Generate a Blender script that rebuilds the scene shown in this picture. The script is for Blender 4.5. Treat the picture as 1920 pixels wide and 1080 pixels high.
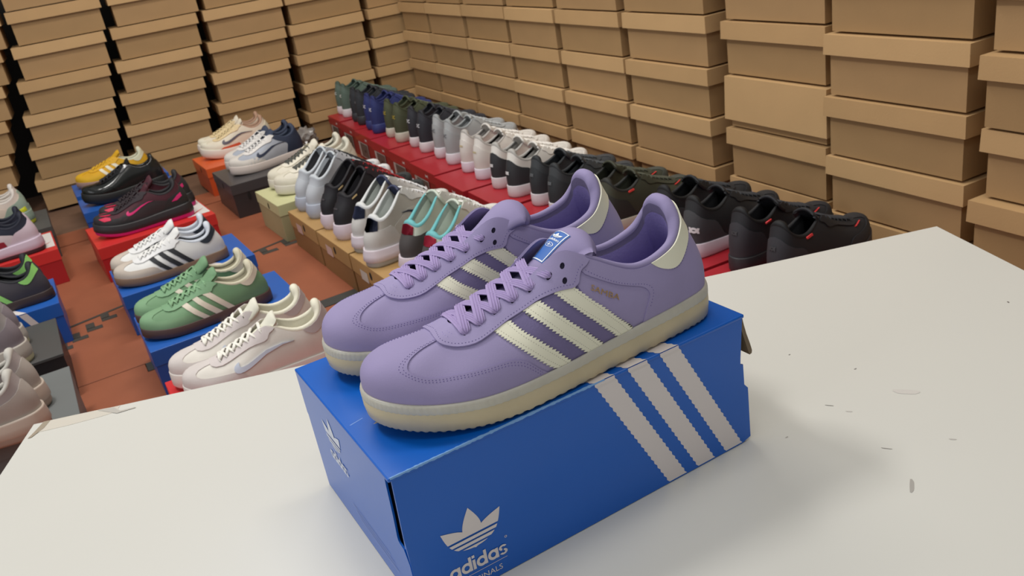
import bpy, bmesh, math, random
import numpy as np
from mathutils import Matrix, Vector
from mathutils.geometry import delaunay_2d_cdt

for o in list(bpy.data.objects): bpy.data.objects.remove(o)
SC = bpy.context.scene
COL = SC.collection
random.seed(7)
TZ = 0.36            # table top above the floor

# ---------------------------------------------------------------- camera, world, lights, exposure
def cam_axes(y, p, r):
    cy, sy, cp, sp = math.cos(y), math.sin(y), math.cos(p), math.sin(p)
    f = Vector((sy*cp, cy*cp, -sp)); right = Vector((cy, -sy, 0)); up = right.cross(f)
    cr, sr = math.cos(r), math.sin(r)
    return cr*right+sr*up, -sr*right+cr*up, f
cam = bpy.data.cameras.new('camera'); camo = bpy.data.objects.new('camera', cam); COL.objects.link(camo)
R_, U_, F_ = cam_axes(0.4625, 0.4107, -0.1747)
m = Matrix((R_, U_, -F_)).transposed().to_4x4(); m.translation = Vector((-0.1288, -0.5017, 0.4759+TZ))
camo.matrix_world = m
cam.sensor_width = 36; cam.lens = 1619.0/1920*36; cam.clip_start = 0.01
cam.dof.use_dof = True; cam.dof.focus_distance = 0.72; cam.dof.aperture_fstop = 20
SC.camera = camo

w = bpy.data.worlds.new('world'); SC.world = w; w.use_nodes = True
w.node_tree.nodes['Background'].inputs[0].default_value = (.97, .98, .98, 1)
w.node_tree.nodes['Background'].inputs[1].default_value = 0.33
def area(name, loc, target, sx, sy, power, col):
    l = bpy.data.lights.new(name, 'AREA'); l.shape = 'RECTANGLE'; l.size = sx; l.size_y = sy; l.energy = power; l.color = col
    o = bpy.data.objects.new(name, l); COL.objects.link(o); o.location = loc
    o.rotation_euler = (Vector(target)-Vector(loc)).to_track_quat('-Z', 'Y').to_euler()
    return o
area('ceiling_light_left', (-0.55, 1.25, 2.6), (-0.3, 1.0, 0), .55, 0.22, 27, (1, .97, .93))
area('ceiling_light_near', (-0.2, -0.7, 2.6), (0.1, 0.2, 0), 1.3, 0.35, 8, (1, .97, .93))
area('ceiling_light_back', (0.6, 2.3, 2.7), (0.6, 2.4, 0), 1.6, 0.4, 30, (1, .95, .88))
area('right_fill_light', (.85, .3, 2.7), (.95, .5, 0), 1.2, 0.35, 13, (1, .96, .90))  # added fill that brightens the right wall of boxes, not a known lamp
area('left_fill_light', (-3.4, 0.2, 1.5), (0, 0.3, .6), 1.8, 1.6, 22, (.92, .96, 1.0))  # added soft source, brightens the blue box's left end; no window known
vs = SC.view_settings
vs.view_transform = 'Standard'; vs.look = 'None'; vs.gamma = 1; vs.use_curve_mapping = False; vs.exposure = 0.02

# ---------------------------------------------------------------- helpers
def lin(c):
    return tuple(((v/255)/12.92 if v/255 <= .04045 else ((v/255+.055)/1.055)**2.4) for v in c)
MC = {}
def mat(c, rough=.6, bump=0, bscale=300, var=0, vscale=8, metal=0, coat=0, spec=.5, sss=0, trans=0, alpha=1):
    key = (tuple(c), rough, bump, bscale, var, vscale, metal, coat, spec, sss, trans, alpha)
    if key in MC: return MC[key]
    M = bpy.data.materials.new('mat_%02x%02x%02x' % tuple(int(v) for v in c)); M.use_nodes = True
    nt = M.node_tree; b = nt.nodes['Principled BSDF']; L = lin(c)
    b.inputs['Base Color'].default_value = (*L, 1); b.inputs['Roughness'].default_value = rough
    b.inputs['Metallic'].default_value = metal; b.inputs['Coat Weight'].default_value = coat
    b.inputs['Coat Roughness'].default_value = .12
    b.inputs['Specular IOR Level'].default_value = spec
    b.inputs['Transmission Weight'].default_value = trans; b.inputs['Alpha'].default_value = alpha
    if sss:
        b.inputs['Subsurface Weight'].default_value = sss; b.inputs['Subsurface Radius'].default_value = (.012, .009, .006)
        b.inputs['Subsurface Scale'].default_value = 1.0
    if var or bump:
        tc = nt.nodes.new('ShaderNodeTexCoord')
    if var:
        n = nt.nodes.new('ShaderNodeTexNoise'); n.inputs['Scale'].default_value = vscale; n.inputs['Detail'].default_value = 5
        nt.links.new(tc.outputs['Object'], n.inputs['Vector'])
        r = nt.nodes.new('ShaderNodeMapRange'); r.inputs[1].default_value = .3; r.inputs[2].default_value = .7
        r.inputs[3].default_value = 1-var; r.inputs[4].default_value = 1+var
        nt.links.new(n.outputs['Fac'], r.inputs[0])
        mx = nt.nodes.new('ShaderNodeVectorMath'); mx.operation = 'SCALE'; mx.inputs[0].default_value = L
        nt.links.new(r.outputs[0], mx.inputs['Scale']); nt.links.new(mx.outputs[0], b.inputs['Base Color'])
    if bump:
        n = nt.nodes.new('ShaderNodeTexNoise'); n.inputs['Scale'].default_value = bscale; n.inputs['Detail'].default_value = 3
        nt.links.new(tc.outputs['Object'], n.inputs['Vector'])
        bp = nt.nodes.new('ShaderNodeBump'); bp.inputs['Strength'].default_value = bump; bp.inputs['Distance'].default_value = .001
        nt.links.new(n.outputs['Fac'], bp.inputs['Height']); nt.links.new(bp.outputs[0], b.inputs['Normal'])
    MC[key] = M; return M
def mk(name, V, Fc, M, parent=None, smooth=False, loc=None):
    me = bpy.data.meshes.new(name)
    me.from_pydata([tuple(map(float, v)) for v in V], [], [tuple(int(i) for i in f) for f in Fc]); me.update()
    me.materials.append(M)
    if smooth: me.polygons.foreach_set('use_smooth', [True]*len(me.polygons))
    o = bpy.data.objects.new(name, me); COL.objects.link(o)
    if parent: o.parent = parent
    if loc is not None: o.location = loc
    return o
def thing(name, label, cat, loc=(0, 0, 0), rz=0, group=None):
    o = bpy.data.objects.new(name, None); COL.objects.link(o); o.empty_display_size = .02
    o.location = loc; o.rotation_euler = (0, 0, rz); o['label'] = label; o['category'] = cat
    if group: o['group'] = group
    return o
def tag(o, label, cat, group=None):
    o['label'] = label; o['category'] = cat
    if group: o['group'] = group
    return o
def struct(o):
    o['kind'] = 'structure'; return o
def dup(root, loc=None, label=None, scale=None, rz=None):
    r = root.copy(); COL.objects.link(r)
    if loc is not None: r.location = loc
    if label: r['label'] = label
    if scale: r.scale = scale
    if rz is not None: r.rotation_euler = (0, 0, rz)
    for ch in list(root.children):
        c = ch.copy(); COL.objects.link(c); c.parent = r
        for g in list(ch.children):
            d = g.copy(); COL.objects.link(d); d.parent = c
    return r
def boxvf(x0, x1, y0, y1, z0, z1, bev=0):
    """a box, with its edges bevelled when bev > 0"""
    bm = bmesh.new(); bmesh.ops.create_cube(bm, size=1)
    for v in bm.verts: v.co = Vector(((x0+x1)/2+v.co.x*(x1-x0), (y0+y1)/2+v.co.y*(y1-y0), (z0+z1)/2+v.co.z*(z1-z0)))
    if bev: bmesh.ops.bevel(bm, geom=bm.edges[:], offset=bev, segments=2, profile=.5, affect='EDGES')
    bm.verts.index_update()
    V = [tuple(v.co) for v in bm.verts]; Fc = [[v.index for v in f.verts] for f in bm.faces]; bm.free()
    return V, Fc
def box(name, x0, x1, y0, y1, z0, z1, M, parent=None, bev=0):
    return mk(name, *boxvf(x0, x1, y0, y1, z0, z1, bev), M, parent)
def join(parts):
    V = []; Fc = []
    for v, f in parts:
        b = len(V); V += [tuple(p) for p in v]; Fc += [[i+b for i in q] for q in f]
    return V, Fc

# ---------------------------------------------------------------- flat lettering and emblems, as 2-D polygons
def ring(cx, cy, r1, r0, a0=0, a1=360, n=20, sy=1):
    V = []; Fc = []
    for i in range(n+1):
        a = math.radians(a0+(a1-a0)*i/n)
        V += [(cx+r1*math.cos(a), cy+sy*r1*math.sin(a)), (cx+r0*math.cos(a), cy+sy*r0*math.sin(a))]
    for i in range(n): Fc.append([2*i, 2*i+2, 2*i+3, 2*i+1])
    return V, Fc
def rect(x0, x1, y0, y1): return [(x0, y0), (x1, y0), (x1, y1), (x0, y1)], [[0, 1, 2, 3]]
def rounded_word(wd):
    """'adidas' in round geometric lower case; x-height 1"""
    out = []; x = 0
    for c in wd:
        if c in 'ad':
            out.append(ring(x+.52, .5, .52, .25)); out.append(rect(x+.77, x+1.04, 0, 1 if c == 'a' else 1.45)); x += 1.12
        elif c == 'i':
            out.append(rect(x, x+.27, 0, 1)); out.append(rect(x, x+.27, 1.17, 1.45)); x += .36
        elif c == 's':
            out.append(ring(x+.40, .72, .40, .15, 20, 250, 14, .72)); out.append(ring(x+.40, .285, .40, .15, -160, 80, 14, .72)); x += .86
    return join([(v, f) for v, f in out]), x-.08
def clipy(P, y0, y1):
    for s, lim in ((1, y0), (-1, y1)):
        Q = []
        for i in range(len(P)):
            a, b = P[i], P[(i+1) % len(P)]; ia = s*(a[1]-lim) >= 0; ib = s*(b[1]-lim) >= 0
            if ia: Q.append(a)
            if ia != ib:
                t = (lim-a[1])/(b[1]-a[1]); Q.append((a[0]+t*(b[0]-a[0]), lim))
        P = Q
        if len(P) < 3: return []
    return P
def trefoil():
    """three-leaf emblem cut by bars; about 1 wide, 0..0.85 high"""
    leaves = []
    for ang, ln, wd in ((0, .88, .175), (43, .80, .175), (-43, .80, .175)):
        P = []
        for i in range(25):
            t = i/24; P.append((wd*math.sin(math.pi*t**.85)*(1), t*ln))
        for i in range(23, 0, -1):
            t = i/24; P.append((-wd*math.sin(math.pi*t**.85), t*ln))
        a = math.radians(ang); c, s = math.cos(a), math.sin(a)
        leaves.append([(x*c+y*s, -x*s+y*c) for x, y in P])
    bands = [(-.2, .045), (.085, .150), (.19, .255), (.295, 1.0)]
    # lower body: filled trapezoid so that the bars run right across
    body = [(-.34, .30), (-.30, .20), (-.16, .06), (0, -.02), (.16, .06), (.30, .20), (.34, .30)]
    parts = []
    for y0, y1 in bands:
        for k, lf in enumerate(leaves+[body]):
            if k == 3 and y0 > .3: continue
            P = clipy(lf, y0, y1)
            if len(P) > 2: parts.append((P, [list(range(len(P)))]))
    return join(parts)
def font_mesh(txt, offset=0.0, extrude=0):
    c = bpy.data.curves.new('t', 'FONT'); c.body = txt; c.size = 1; c.offset = offset; c.resolution_u = 3
    o = bpy.data.objects.new('t', c); me = bpy.data.meshes.new_from_object(o)
    V = [(v.co.x, v.co.y) for v in me.vertices]; Fc = [list(p.vertices) for p in me.polygons]
    bpy.data.objects.remove(o); bpy.data.curves.remove(c); bpy.data.meshes.remove(me)
    x0 = min(v[0] for v in V); x1 = max(v[0] for v in V); y0 = min(v[1] for v in V); y1 = max(v[1] for v in V)
    return [((x-x0)/(x1-x0), (y-y0)/(y1-y0)) for x, y in V], Fc       # normalised to the unit square
def put2d(name, VF, org, ex, ey, M, parent, off=(0, 0, 0)):
    """flat print; overlapping pieces are lifted by hundredths of a millimetre so that they never coincide"""
    V, Fc = VF; org = Vector(org)+Vector(off); ex = Vector(ex); ey = Vector(ey); nz = ex.cross(ey).normalized()
    par = list(range(len(V)))
    def fd(i):
        while par[i] != i: i = par[i]
        return i
    for f in Fc:
        for i in f[1:]: par[fd(i)] = fd(f[0])
    ids = {}
    lift = [ids.setdefault(fd(i), len(ids)) for i in range(len(V))]
    return mk(name, [org+ex*a+ey*b+nz*(lift[i] % 12)*2.5e-5 for i, (a, b) in enumerate(V)], Fc, M, parent)
def zigstripe(p0, p1, q0, q1, n, amp):
    """stripe between edge p0-p1 and edge q0-q1 (2-D), both saw-toothed"""
    p0, p1, q0, q1 = map(Vector, (p0, p1, q0, q1)); V = []
    d = (q0-p0).normalized()
    for i in range(n+1):
        t = i/n; V.append(p0.lerp(p1, t)-d*(amp*(i % 2))); V.append(q0.lerp(q1, t)+d*(amp*(1-i % 2)))
    return V, [[2*i, 2*i+1, 2*i+3, 2*i+2] for i in range(n)]

# ---------------------------------------------------------------- the structure
KR = lambda v=0: None
wa = -0.0674                                   # the two walls run 3.9 degrees off the shoe box
WU = Vector((math.cos(wa), math.sin(wa), 0)); WN = Vector((-math.sin(wa), math.cos(wa), 0))
CP = Vector((-0.1288, -0.5017, 0))
def WP(u, n, z=0): return CP+WU*u+WN*n+Vector((0, 0, z))
def wallslab(name, u0, u1, n0, n1, z0, z1, M):
    V, Fc = boxvf(u0, u1, n0, n1, z0, z1)
    return struct(mk(name, [WP(a, b, c) for a, b, c in V], Fc, M))
wallslab('floor', -2.2, 2.4, -1.2, 4.6, -.05, -.01, mat((112, 84, 66), .7, .3, 60, .18, 5))
wallslab('wall_left', -2.2, 2.4, 4.40, 4.50, -.01, 2.9, mat((42, 38, 36), .9))  # dark colour carries the shadow in the gaps between the stacks
wallslab('wall_right', 1.75, 1.85, -1.2, 4.39, -.01, 2.9, mat((60, 52, 44), .9))  # also kept dark, gap shadow put into the wall colour

# wooden plinths that carry the box walls
MB = mat((84, 66, 50), .8, .3, 40, .15, 9)
def plinth(name, u0, u1, n0, n1, lab):
    t = mk(name, [WP(a, b, c) for a, b, c in boxvf(u0, u1, n0, n1, -.01, .0185, .003)[0]], boxvf(u0, u1, n0, n1, -.01, .0185, .003)[1], MB)
    tag(t, lab, 'board')
plinth('base_board', 1.335, 1.60, 1.735, 3.955, 'low dusty board under the right wall of boxes')

# kraft boxes: body and lid, origin at the middle of the front lower edge, front looks to -y
MK1 = mat((174, 140, 97), .75, .25, 220, .06, 6)
MK2 = mat((200, 164, 116), .72, .25, 220, .05, 6)  # lighter kraft for lids, partly the light they catch put into colour
MK3 = mat((192, 156, 109), .75, .25, 220, .06, 6)
MK4 = mat((168, 135, 92), .75, .25, 220, .06, 6)
def kraft_meshes(w, d, h=.122, lid=.040, mb=MK1, ml=MK2):
    g = .009
    def panels(x0, x1, y0, y1, z0, z1, t, flare=0, top=None):
        out = []
        for a in ((x0, x1, y0, y0+t), (x0, x1, y1-t, y1), (x0, x0+t, y0+t, y1-t), (x1-t, x1, y0+t, y1-t)):
            out.append(boxvf(*a, z0, z1))
        if top == 'bottom': out.append(boxvf(x0+t, x1-t, y0+t, y1-t, z0, z0+t))
        if top == 'top':
            out.append(boxvf(x0+t, x1-t, y0+t, y1-t, z1-t, z1))
        V, Fc = join(out)
        if flare: V = [(x*(1+flare*(z1-z)/(x1)), y-(flare*(z1-z) if y < (y0+y1)/2 else 0), z) for x, y, z in V]
        return V, Fc
    b = panels(-w/2+g, w/2-g, g, d-g, 0, h-.002, .002, 0, 'bottom')
    l = panels(-w/2, w/2, 0, d, h-lid, h, .002, .03, 'top')
    ob = mk('body', *b, mb); ol = mk('lid', *l, ml)
    return ob, ol
KC = {}
def kraft(u, n, z, w, d, rot, jit, label, group, lid=.040, k=0, h=.122):
    key = (round(w, 3), round(d, 3), lid, k, h)
    if key not in KC:
        ob, ol = kraft_meshes(w, d, h=h, lid=lid, mb=(MK1, MK4)[k], ml=(MK2, MK3)[k])
        t = thing('cardboard_box', label, 'box', group=group); ob.parent = t; ol.parent = t; KC[key] = t
    else:
        t = dup(KC[key], label=label)
    t.location = WP(u, n, z); t.rotation_euler = (0, 0, wa+rot+jit)
ORD = ['first', 'second', 'third', 'fourth', 'fifth', 'sixth', 'seventh', 'eighth', 'ninth', 'tenth', 'eleventh']
# left (back) wall: column right edges from the corner leftwards, with the lean of each stack
lcols = [(1.165, 1.508, .03), (.815, 1.152, .04), (.473, .808, .11), (.118, .460, .17), (-.243, .099, .18), (-.605, -.272, .28)]
for ci, (u0, u1, lean) in enumerate(lcols):
    for r in range(8):
        z = .002+.1295*r; zz = z-TZ+.09
        off = (min(zz, .36)-.25)*lean+random.uniform(-.004, .004)
        lab = 'kraft cardboard shoebox, back left wall, %s column from corner, %s row up from floor' % (ORD[ci], ORD[r])
        kraft(((u0+u1)/2+off)*1.023, 3.97+random.uniform(-.006, .006), z, (u1-u0)*1.023-.008, .215, 0, random.uniform(-.006, .006), lab, 'kraft boxes of the back left wall', lid=.042, k=(ci+r) % 2, h=.1255)
# right wall: columns from the corner towards the camera
rcols = [(3.63, 3.955, 1.335, 0), (3.236, 3.622, 1.335, 0), (2.853, 3.226, 1.335, 0), (2.49, 2.843, 1.335, 0), (2.116, 2.478, 1.335, 0), (1.737, 2.103, 1.335, 0), (1.357, 1.692, 1.345, -.011), (1.013, 1.352, 1.332, -.021), (.65, .985, 1.318, -.034)]
for ci, (n0, n1, D, dz) in enumerate(rcols):
    for r in range(8):
        z = .127*r+dz+.02; hh = .122
        if r == 0 and dz < 0: hh = .122+z; z = 0
        wdt = n1-n0-.006
        lab = 'kraft cardboard shoebox, right wall, %s column from corner, %s row up from floor' % (ORD[ci], ORD[r])
        lid = .040
        if ci == 6 and r == 2: lid = .104; lab = 'kraft shoebox with deep lid covering its whole front, right wall, seventh column from corner'
        j = random.uniform(-.012, .012)
        kraft(D+random.uniform(-.003, .005)+(-.012 if ci == 8 and r % 2 else 0), (n0+n1)/2+random.uniform(-.004, .004), z, wdt, .215, -math.pi/2, j*.6, lab, 'kraft boxes of the right wall', lid=lid, k=(ci*3+r) % 2, h=round(hh, 4))

# floor mats of terracotta foam
MM = mat((148, 84, 56), .62, .35, 90, .08, 7)
MD = mat((62, 58, 52), .7, .3, 90)
def mat_piece(name, pts, lab):
    t = thing(name, lab, 'mat')
    n = len(pts); V = [(x, y, -.009) for x, y in pts]+[(x, y, -.0008) for x, y in pts]
    cx = sum(p[0] for p in pts)/n; cy = sum(p[1] for p in pts)/n
    V += [(cx+(x-cx)*.998, cy+(y-cy)*.998, 0) for x, y in pts]
    Fc = [list(range(2*n, 3*n))]+[[a*n+i, a*n+(i+1) % n, (a+1)*n+(i+1) % n, (a+1)*n+i] for a in (0, 1) for i in range(n)]
    mk('foam_sheet', V, Fc, MM, t); return t
s0 = lambda x: 2.012+(x+.098)*.245
mA = mat_piece('floor_mat', [(-1.3, .2), (1.27, .2), (1.27, 1.50), (-.092, 1.50), (-.092, 1.551), (-1.3, 1.551)], 'terracotta foam floor mat nearest the white table')
mB = mat_piece('floor_mat', [(-1.3, 1.555), (1.27, 1.555), (1.27, 2.335), (.62, 2.185), (-.30, 1.96), (-.6, 1.89), (-1.3, 1.86)], 'terracotta foam floor mat with dark hooked teeth along its far seam')
mC = mat_piece('floor_mat', [(-1.3, 1.866), (-.6, 1.896), (-.30, 1.966), (.62, 2.191), (1.27, 2.341), (1.27, 2.838), (-1.3, 2.838)], 'large terracotta foam floor mat around the red and orange boxes')
mD = mat_piece('floor_mat', [(-1.3, 2.85), (1.27, 2.85), (1.27, 3.03), (-1.3, 3.03)], 'narrow terracotta foam floor mat strip nearest the back wall of boxes')
box('rubber_strip', -.090, 1.27, 1.503, 1.552, -.0095, .0008, mat((58, 58, 55), .7), None, .001)
tag(bpy.data.objects['rubber_strip'], 'dark grey rubber strip between two terracotta floor mats', 'strip')
for (x, y, sx) in ((-.126, 1.950, .040), (-.168, 1.905, .040), (-.208, 1.865, .040), (-.243, 1.826, .034), (.355, 2.068, .05), (.43, 2.08, .05)):
    V, Fc = join([boxvf(x-.02, x-.02+sx, y-.012, y+.012, -.006, .0012, .0005), boxvf(x-.02, x+.002, y+.008, y+.05, -.006, .0012, .0005)])
    mk('tooth', V, Fc, MD, mB)
mk('seam', [(-.30, 1.952, .0011), (.62, 2.177, .0011), (.62, 2.190, .0011), (-.30, 1.965, .0011)], [[0, 1, 2, 3]], MD, mB)

# ---------------------------------------------------------------- the white table
a = math.radians(-21.05); TU = Vector((math.cos(a), math.sin(a), 0)); TN = Vector((-math.sin(a), math.cos(a), 0)); TC = Vector((-.249, .607, 0))
table = thing('table', 'low white laminate table under the blue shoe box', 'table', (TC.x, TC.y, 0), a)
MT = mat((212, 211, 204), .30, .04, 500, .012, 3, spec=.35)
W_T = 1.181; D_T = 1.25
box('tabletop', 0, W_T, -D_T, 0, TZ-.022, TZ, MT, table, .0015)
box('edge_band', 0.001, W_T-.001, -.0008, .0008, TZ-.020, TZ-.002, mat((214, 208, 198), .4), table)
for x, y in ((.05, -.05), (W_T-.05, -.05), (.05, -D_T+.05), (W_T-.05, -D_T+.05)):
    box('leg', x-.02, x+.02, y-.02, y+.02, 0, TZ-.0221, mat((205, 205, 205), .4), table, .002)
def blob(pts, z=.0002):
    return [(x, y, TZ+z) for x, y in pts], [list(range(len(pts)))]
def streak(x, y, ln, wd, ang):
    c, s = math.cos(ang), math.sin(ang); P = []
    for i in range(10):
        t = i/10*2*math.pi; p = math.cos(t)*ln*(1+.2*math.sin(3*t)); q_ = math.sin(t)*wd*(1+.25*math.cos(2*t)); P.append((x+p*c-q_*s, y+p*s+q_*c))
    return P
def tl(x, y):                                   # table-frame point -> local to the table
    d = Vector((x, y, 0))-TC; return d.dot(TU), d.dot(TN)
for (x, y, ln, wd, an, col) in ((.4255, -.011, .0040, .0005, -.98, (90, 88, 84)), (.380, -.134, .009, .0022, .64, (168, 164, 158)), (.407, -.089, .0045, .0007, -.98, (150, 146, 140)), (.472, .082, .0012, .0008, 0, (110, 106, 100)), (.494, .016, .0016, .0009, 0, (140, 136, 130)), (.711, -.005, .0018, .0012, 1, (120, 116, 110)), (.492, -.044, .012, .005, -.9, (206, 202, 196)), (.456, -.117, .003, .0012, -.9, (188, 184, 178)), (.43, -.03, .003, .001, -.9, (190, 186, 180)), (.36, -.02, .0016, .0008, 0, (170, 166, 160))):
    lx, ly = tl(x, y); V, Fc = blob(streak(lx, ly, ln, wd, an-a)); mk('scuff', V, Fc, mat(col, .5), table)
tp = thing('tape_strip', 'strip of yellowed clear tape along the far left table edge', 'tape', (TC.x, TC.y, TZ), a)
TP = [(.016, -.001), (.05, -.001), (.085, -.0015), (.105, -.003), (.104, -.009), (.108, -.016), (.085, -.021), (.05, -.025), (.014, -.026)]
mk('film', [(x, y, .0004) for x, y in TP]+[(x, y, .0000) for x, y in TP], [list(range(9))]+[[i, (i+1) % 9, 9+(i+1) % 9, 9+i] for i in range(9)], mat((212, 206, 194), .25), tp)
mk('torn_end', [(x, y, .0006) for x, y in ((.013, -.001), (.021, -.001), (.019, -.018), (.010, -.036), (.006, -.037), (.009, -.024))], [[0, 1, 2, 3, 4, 5]], mat((160, 148, 130), .4), tp)
mk('crease', [(x, y, .0007) for x, y in ((.078, -.003), (.098, -.004), (.108, -.017), (.126, -.016), (.128, -.018), (.106, -.022))], [[0, 1, 2, 3, 4, 5]], mat((190, 186, 178), .3), tp)

# ---------------------------------------------------------------- sneakers: one surface P(u, h) around the foot
# u runs 0..24 round the outline (0 heel, 12 toe, lateral side first), h runs 0 at the sole to 1 at the opening
OUTL=[(0,0),(.015,.055),(.06,.098),(.15,.118),(.28,.132),(.42,.147),(.55,.164),(.68,.174),(.78,.168),(.87,.138),(.94,.092),(.985,.035),(1.0,-.025),(.985,-.085),(.94,-.130),(.86,-.158),(.75,-.168),(.65,-.155),(.52,-.118),(.40,-.098),(.28,-.100),(.15,-.105),(.06,-.088),(.015,-.05)]
# E: x,y,z, a (up handle), b (edge handle), g (edge descent, deg)
EDGE=[(.088,0,.345,.10,.10,72),(.092,.045,.336,.10,.10,74),(.110,.083,.297,.09,.08,78),(.160,.100,.248,.08,.06,78),(.270,.100,.231,.07,.06,72),
(.385,.075,.292,.08,.08,55),(.455,.050,.322,.08,.10,48),(.560,.040,.268,.07,.09,40),(.655,.034,.236,.065,.08,32),(.715,.026,.220,.06,.07,24),(.742,.015,.214,.085,.12,14),(.750,.006,.212,.10,.15,11),
(.752,-.004,.212,.10,.15,10),
(.750,-.012,.212,.10,.15,11),(.742,-.021,.214,.085,.12,14),(.715,-.032,.220,.06,.07,24),(.655,-.040,.236,.065,.08,32),(.560,-.046,.268,.07,.09,40),(.455,-.056,.322,.08,.10,48),(.385,-.078,.292,.08,.08,55),
(.270,-.098,.231,.07,.06,72),(.160,-.095,.248,.08,.06,78),(.110,-.078,.297,.09,.08,78),(.092,-.042,.336,.10,.10,74)]
def crp(K,t):
    K=np.asarray(K,float);N=len(K);t=np.asarray(t,float)%N;i=np.floor(t).astype(int);f=(t-i)[...,None]
    p0,p1,p2,p3=K[(i-1)%N],K[i%N],K[(i+1)%N],K[(i+2)%N]
    return .5*((2*p1)+(-p0+p2)*f+(2*p0-5*p1+4*p2-p3)*f**2+(-p0+3*p1-3*p2+p3)*f**3)
class Form:
    def __init__(s,L=.3114,out=OUTL,edge=EDGE,sole=.0231,rise=.0052,spring=.0096,inset=.0028,NS=384,NH=40,wid=1.02,hin=None):
        s.L=L;s.NS=NS;s.NH=NH;s.sole=sole;s.rise=rise;s.spring=spring
        o=np.array(out,float);o[:,1]*=wid; s.out=o*L; e=np.array(edge,float);e[:,:5]*=L; s.e=e
        t=np.arange(NS)/NS*24; s.O=crp(s.out,t)
        c=np.roll(s.O,-1,0)-np.roll(s.O,1,0); nrm=np.stack([c[:,1],-c[:,0]],1); nrm/=np.linalg.norm(nrm,axis=1)[:,None]
        # outline runs heel->lateral(+y)->toe : outward is left of heading
        nrm=-nrm; s.Nout=nrm
        s.zt=s.solez(s.O[:,0]); s.z0=s.bot(s.O[:,0])
        B=np.c_[s.O-nrm*inset,s.zt]
        ee=crp(e,t); E=ee[:,:3]; d=B[:,:2]-E[:,:2]; dl=np.linalg.norm(d,axis=1)[:,None]; d=d/dl
        a=ee[:,3:4];b=ee[:,4:5];g=np.radians(ee[:,5:6])
        P1=B+np.c_[nrm*.012*L,np.zeros(NS)]+np.c_[np.zeros((NS,2)),a]
        P2=E+np.c_[d*b*np.cos(g),-b*np.sin(g)]
        h=np.linspace(0,1,NH+1)[None,:,None]
        G=(1-h)**3*B[:,None]+3*h*(1-h)**2*P1[:,None]+3*h*h*(1-h)*P2[:,None]+h**3*E[:,None]
        for _ in range(3): # smooth around
            G[:,1:]=.25*np.roll(G,1,0)[:,1:]+.5*G[:,1:]+.25*np.roll(G,-1,0)[:,1:]
        s.G=G
        du=np.roll(G,-1,0)-np.roll(G,1,0); dh=np.empty_like(G);dh[:,1:-1]=G[:,2:]-G[:,:-2];dh[:,0]=G[:,1]-G[:,0];dh[:,-1]=G[:,-1]-G[:,-2]
        n=np.cross(dh,du); n/=np.linalg.norm(n,axis=2)[...,None]+1e-12; 
        # orient outward
        if (n[:,s.NH//2]*np.c_[s.Nout,np.zeros(NS)]).sum()<0:n=-n
        s.N=n
    def bot(s,x): return s.spring*np.clip((x/s.L-.62)/.38,0,1)**2
    def solez(s,x): return s.sole+s.bot(x)+s.rise*np.clip((.5-x/s.L)/.5,0,1)
    def P(s,u,h,off=0.0):
        u=np.asarray(u,float);h=np.asarray(h,float)
        fu=(u/24*s.NS)%s.NS; i=np.floor(fu).astype(int)%s.NS; f=(fu-np.floor(fu))[...,None]; hh=np.clip(h,0,1)*s.NH; j=np.minimum(np.floor(hh).astype(int),s.NH-1); g=(hh-j)[...,None]
        i2=(i+1)%s.NS
        def bl(A): return (A[i,j]*(1-f)*(1-g)+A[i2,j]*f*(1-g)+A[i,j+1]*(1-f)*g+A[i2,j+1]*f*g)
        n=bl(s.N); n=n/(np.linalg.norm(n,axis=-1)[...,None]+1e-12)
        return bl(s.G)+n*off

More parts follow.
